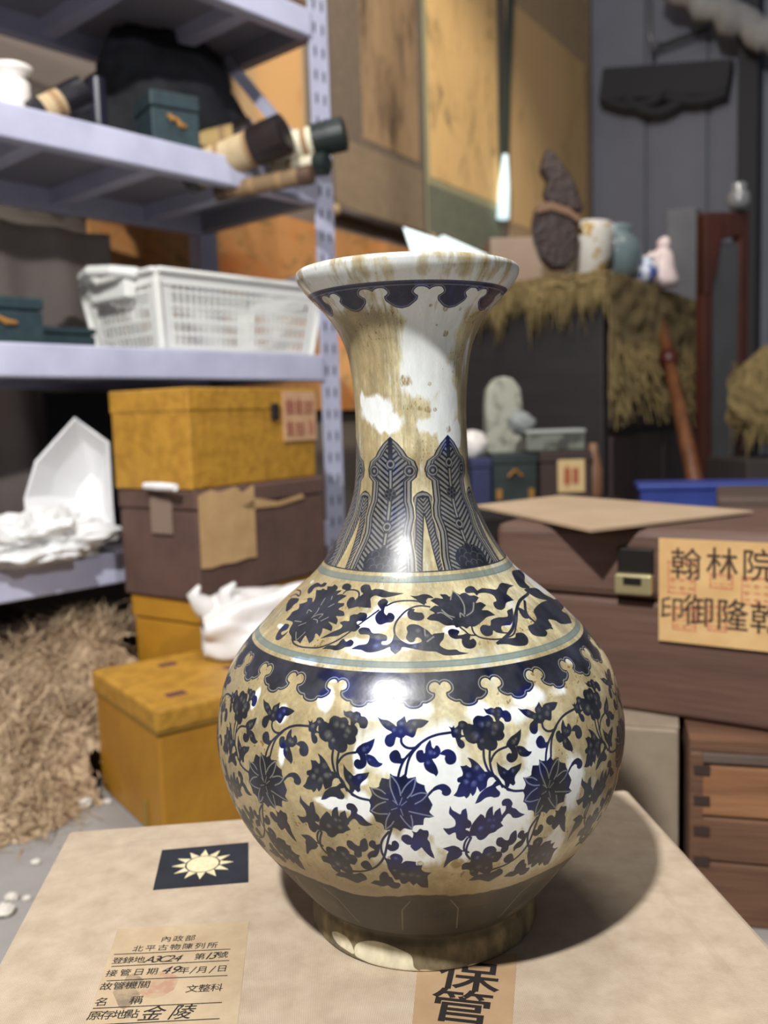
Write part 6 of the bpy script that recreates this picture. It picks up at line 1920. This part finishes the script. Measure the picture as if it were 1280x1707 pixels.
o = MB().blob((0, 0, 0), (0.028, 0.022, 0.026), 12, 0.4, 2, 24, 16, False).build('pale_wrapping', mat('pale_blue_film', (140, 144, 142), 0.5), None, (pc.x, pc.y + 0.035, zg + h2 + 0.016), 0, smooth=True)
tag(o, 'scrap of pale blue wrapping on the tin box', 'wrapping')

# ------------------------------------------------------------------ straw heap on the floor and crumbs of plaster
m_straw = mat('pale_straw', (200, 176, 144), 0.85, (150, 124, 96), 60, 0.35, 0.65)
heap = MB()
mounds = []
for px, py, Y, h, r in ((150, 1130, 1.62, 0.215, 0.17), (60, 1150, 1.56, 0.19, 0.18), (215, 1120, 1.72, 0.19, 0.12), (20, 1230, 1.40, 0.13, 0.16), (-60, 1200, 1.40, 0.17, 0.2), (100, 1190, 1.46, 0.11, 0.13), (150, 1230, 1.36, 0.055, 0.075), (10, 1330, 1.24, 0.07, 0.075)):
    p = at(px, py, Y)
    mounds.append((p.x, p.y, h, r))


def hgt(x, y):
    z = 0
    for mx, my, h, r in mounds:
        d = math.hypot(x - mx, y - my) / r
        if d < 1.35:
            z = max(z, h * (1 - (d / 1.35) ** 2) ** 0.8)
    return z


def blocked(x, y, z):
    """keep blades out of the gold box, the stack and the shelf"""
    v = Vector((x - c0.x, y - c0.y, 0))
    if -0.012 < v.dot(v0n) < LEN + 0.01 and -0.012 < v.dot(v1n) < wd + 0.012:
        return True
    v = Vector((x - sc.x, y - sc.y, 0))
    if -0.02 < v.dot(GA) < SW + 0.02 and -0.02 < v.dot(GB) < SDp + 0.02:
        return True
    v = Vector((x - POST.x, y - POST.y, 0))
    return v.dot(GSB) > -0.02 and z > ZB[0] - 0.02


xs_ = [m[0] for m in mounds]
ys_ = [m[1] for m in mounds]
X0, X1, Y0, Y1 = min(xs_) - 0.2, max(xs_) + 0.16, min(ys_) - 0.15, max(ys_) + 0.16
NG = 70
for j in range(NG):
    for i in range(NG):
        xa, xb = X0 + (X1 - X0) * i / NG, X0 + (X1 - X0) * (i + 1) / NG
        ya2, yb2 = Y0 + (Y1 - Y0) * j / NG, Y0 + (Y1 - Y0) * (j + 1) / NG
        hs4 = [hgt(xa, ya2), hgt(xb, ya2), hgt(xb, yb2), hgt(xa, yb2)]
        cxm, cym = (xa + xb) / 2, (ya2 + yb2) / 2
        if max(hs4) > 0.004 and not blocked(cxm, cym, max(hs4)):
            heap.add([(x, y, z * (0.86 + 0.10 * mnoise.noise(Vector((x * 18, y * 18, 0)))) + 0.001) for (x, y), z in zip(((xa, ya2), (xb, ya2), (xb, yb2), (xa, yb2)), hs4)], [(0, 1, 2, 3)])


count = 0
while count < 9000:
    x, y = rnd.uniform(X0, X1), rnd.uniform(Y0, Y1)
    z = hgt(x, y)
    if z < 0.006 or blocked(x, y, z):
        if z < 0.006 and rnd.random() > 0.012:
            continue
        if blocked(x, y, z):
            continue
    count += 1
    a = rnd.uniform(0, 2 * math.pi)
    el = rnd.gauss(0.1, 0.45)
    L = rnd.uniform(0.03, 0.075)
    curl = rnd.uniform(-1.6, 1.6)
    w = rnd.uniform(0.0008, 0.0019)
    p = Vector((x, y, max(z * rnd.uniform(0.86, 1.0), 0.003)))
    pv, ok = [], True
    for k in range(5):
        d = Vector((math.cos(a) * math.cos(el), math.sin(a) * math.cos(el), math.sin(el)))
        s = d.cross(Vector((0.2, 0.1, 1))).normalized() * w * (1 - 0.15 * k)
        pv += [p - s, p + s]
        p = p + d * L / 4
        a += curl / 4
        el -= 0.12
        if p.z < 0.002:
            p.z = 0.002
        if blocked(p.x, p.y, p.z):
            ok = False
            break
    if ok:
        heap.add(pv, [(2 * k, 2 * k + 1, 2 * k + 3, 2 * k + 2) for k in range(4)])
hp = heap.build('straw_heap', m_straw)
hp['kind'] = 'stuff'
tag(hp, 'tangled pale straw packing heaped on the concrete floor by the gold box', 'straw')

m_crumb = mat('white_crumb', (206, 200, 190), 0.9, (226, 220, 210), 40)
cl_ = [(140, 1345, 0.013), (38, 1393, 0.010), (180, 1339, 0.006), (95, 1330, 0.005), (60, 1440, 0.006), (20, 1500, 0.008), (8, 1525, 0.012), (110, 1365, 0.004), (45, 1500, 0.005)]
words_ = ['largest white plaster crumb on the floor beside the gold box', 'round white crumb on the floor near the linen box edge', 'small white crumb touching the gold box corner', 'tiny crumb between straw heap and gold box', 'small crumb on the floor close to the linen box', 'pale crumb beside the dark chip on the floor', 'grey white chip lying on the floor past the linen box edge', 'tiny crumb in front of the largest white crumb', 'small crumb just past the linen box edge']
for (px, py, r), wl in zip(cl_, words_):
    d = ray(px, py)
    p = CAM + d * (-CAM_Z / d.z)
    o = MB().blob((0, 0, 0), (r, r * 0.8, r * 0.6), px * 0.1, 0.3, 2, 14, 10).build('plaster_crumb', m_crumb, None, (p.x, p.y, r * 0.45))
    tag(o, wl, 'crumb', 'plaster crumbs on the floor')
# brown wooden box under the shelf
ub = at(20, 1060, 1.60)
o = MB().box(-0.30, 0.10, 0, 0.22, 0, 0.20).build('brown_crate', mat('old_brown_board', (70, 52, 44), 0.8, (56, 42, 36), 5, stretch=(1, 5, 5)), None, sworld(S(60, 1040, 0.06)[0] - 0.06, 0.05, 0), ROTS, bevel=0.004)
tag(o, 'old brown wooden box pushed under the lowest shelf behind the straw', 'box')
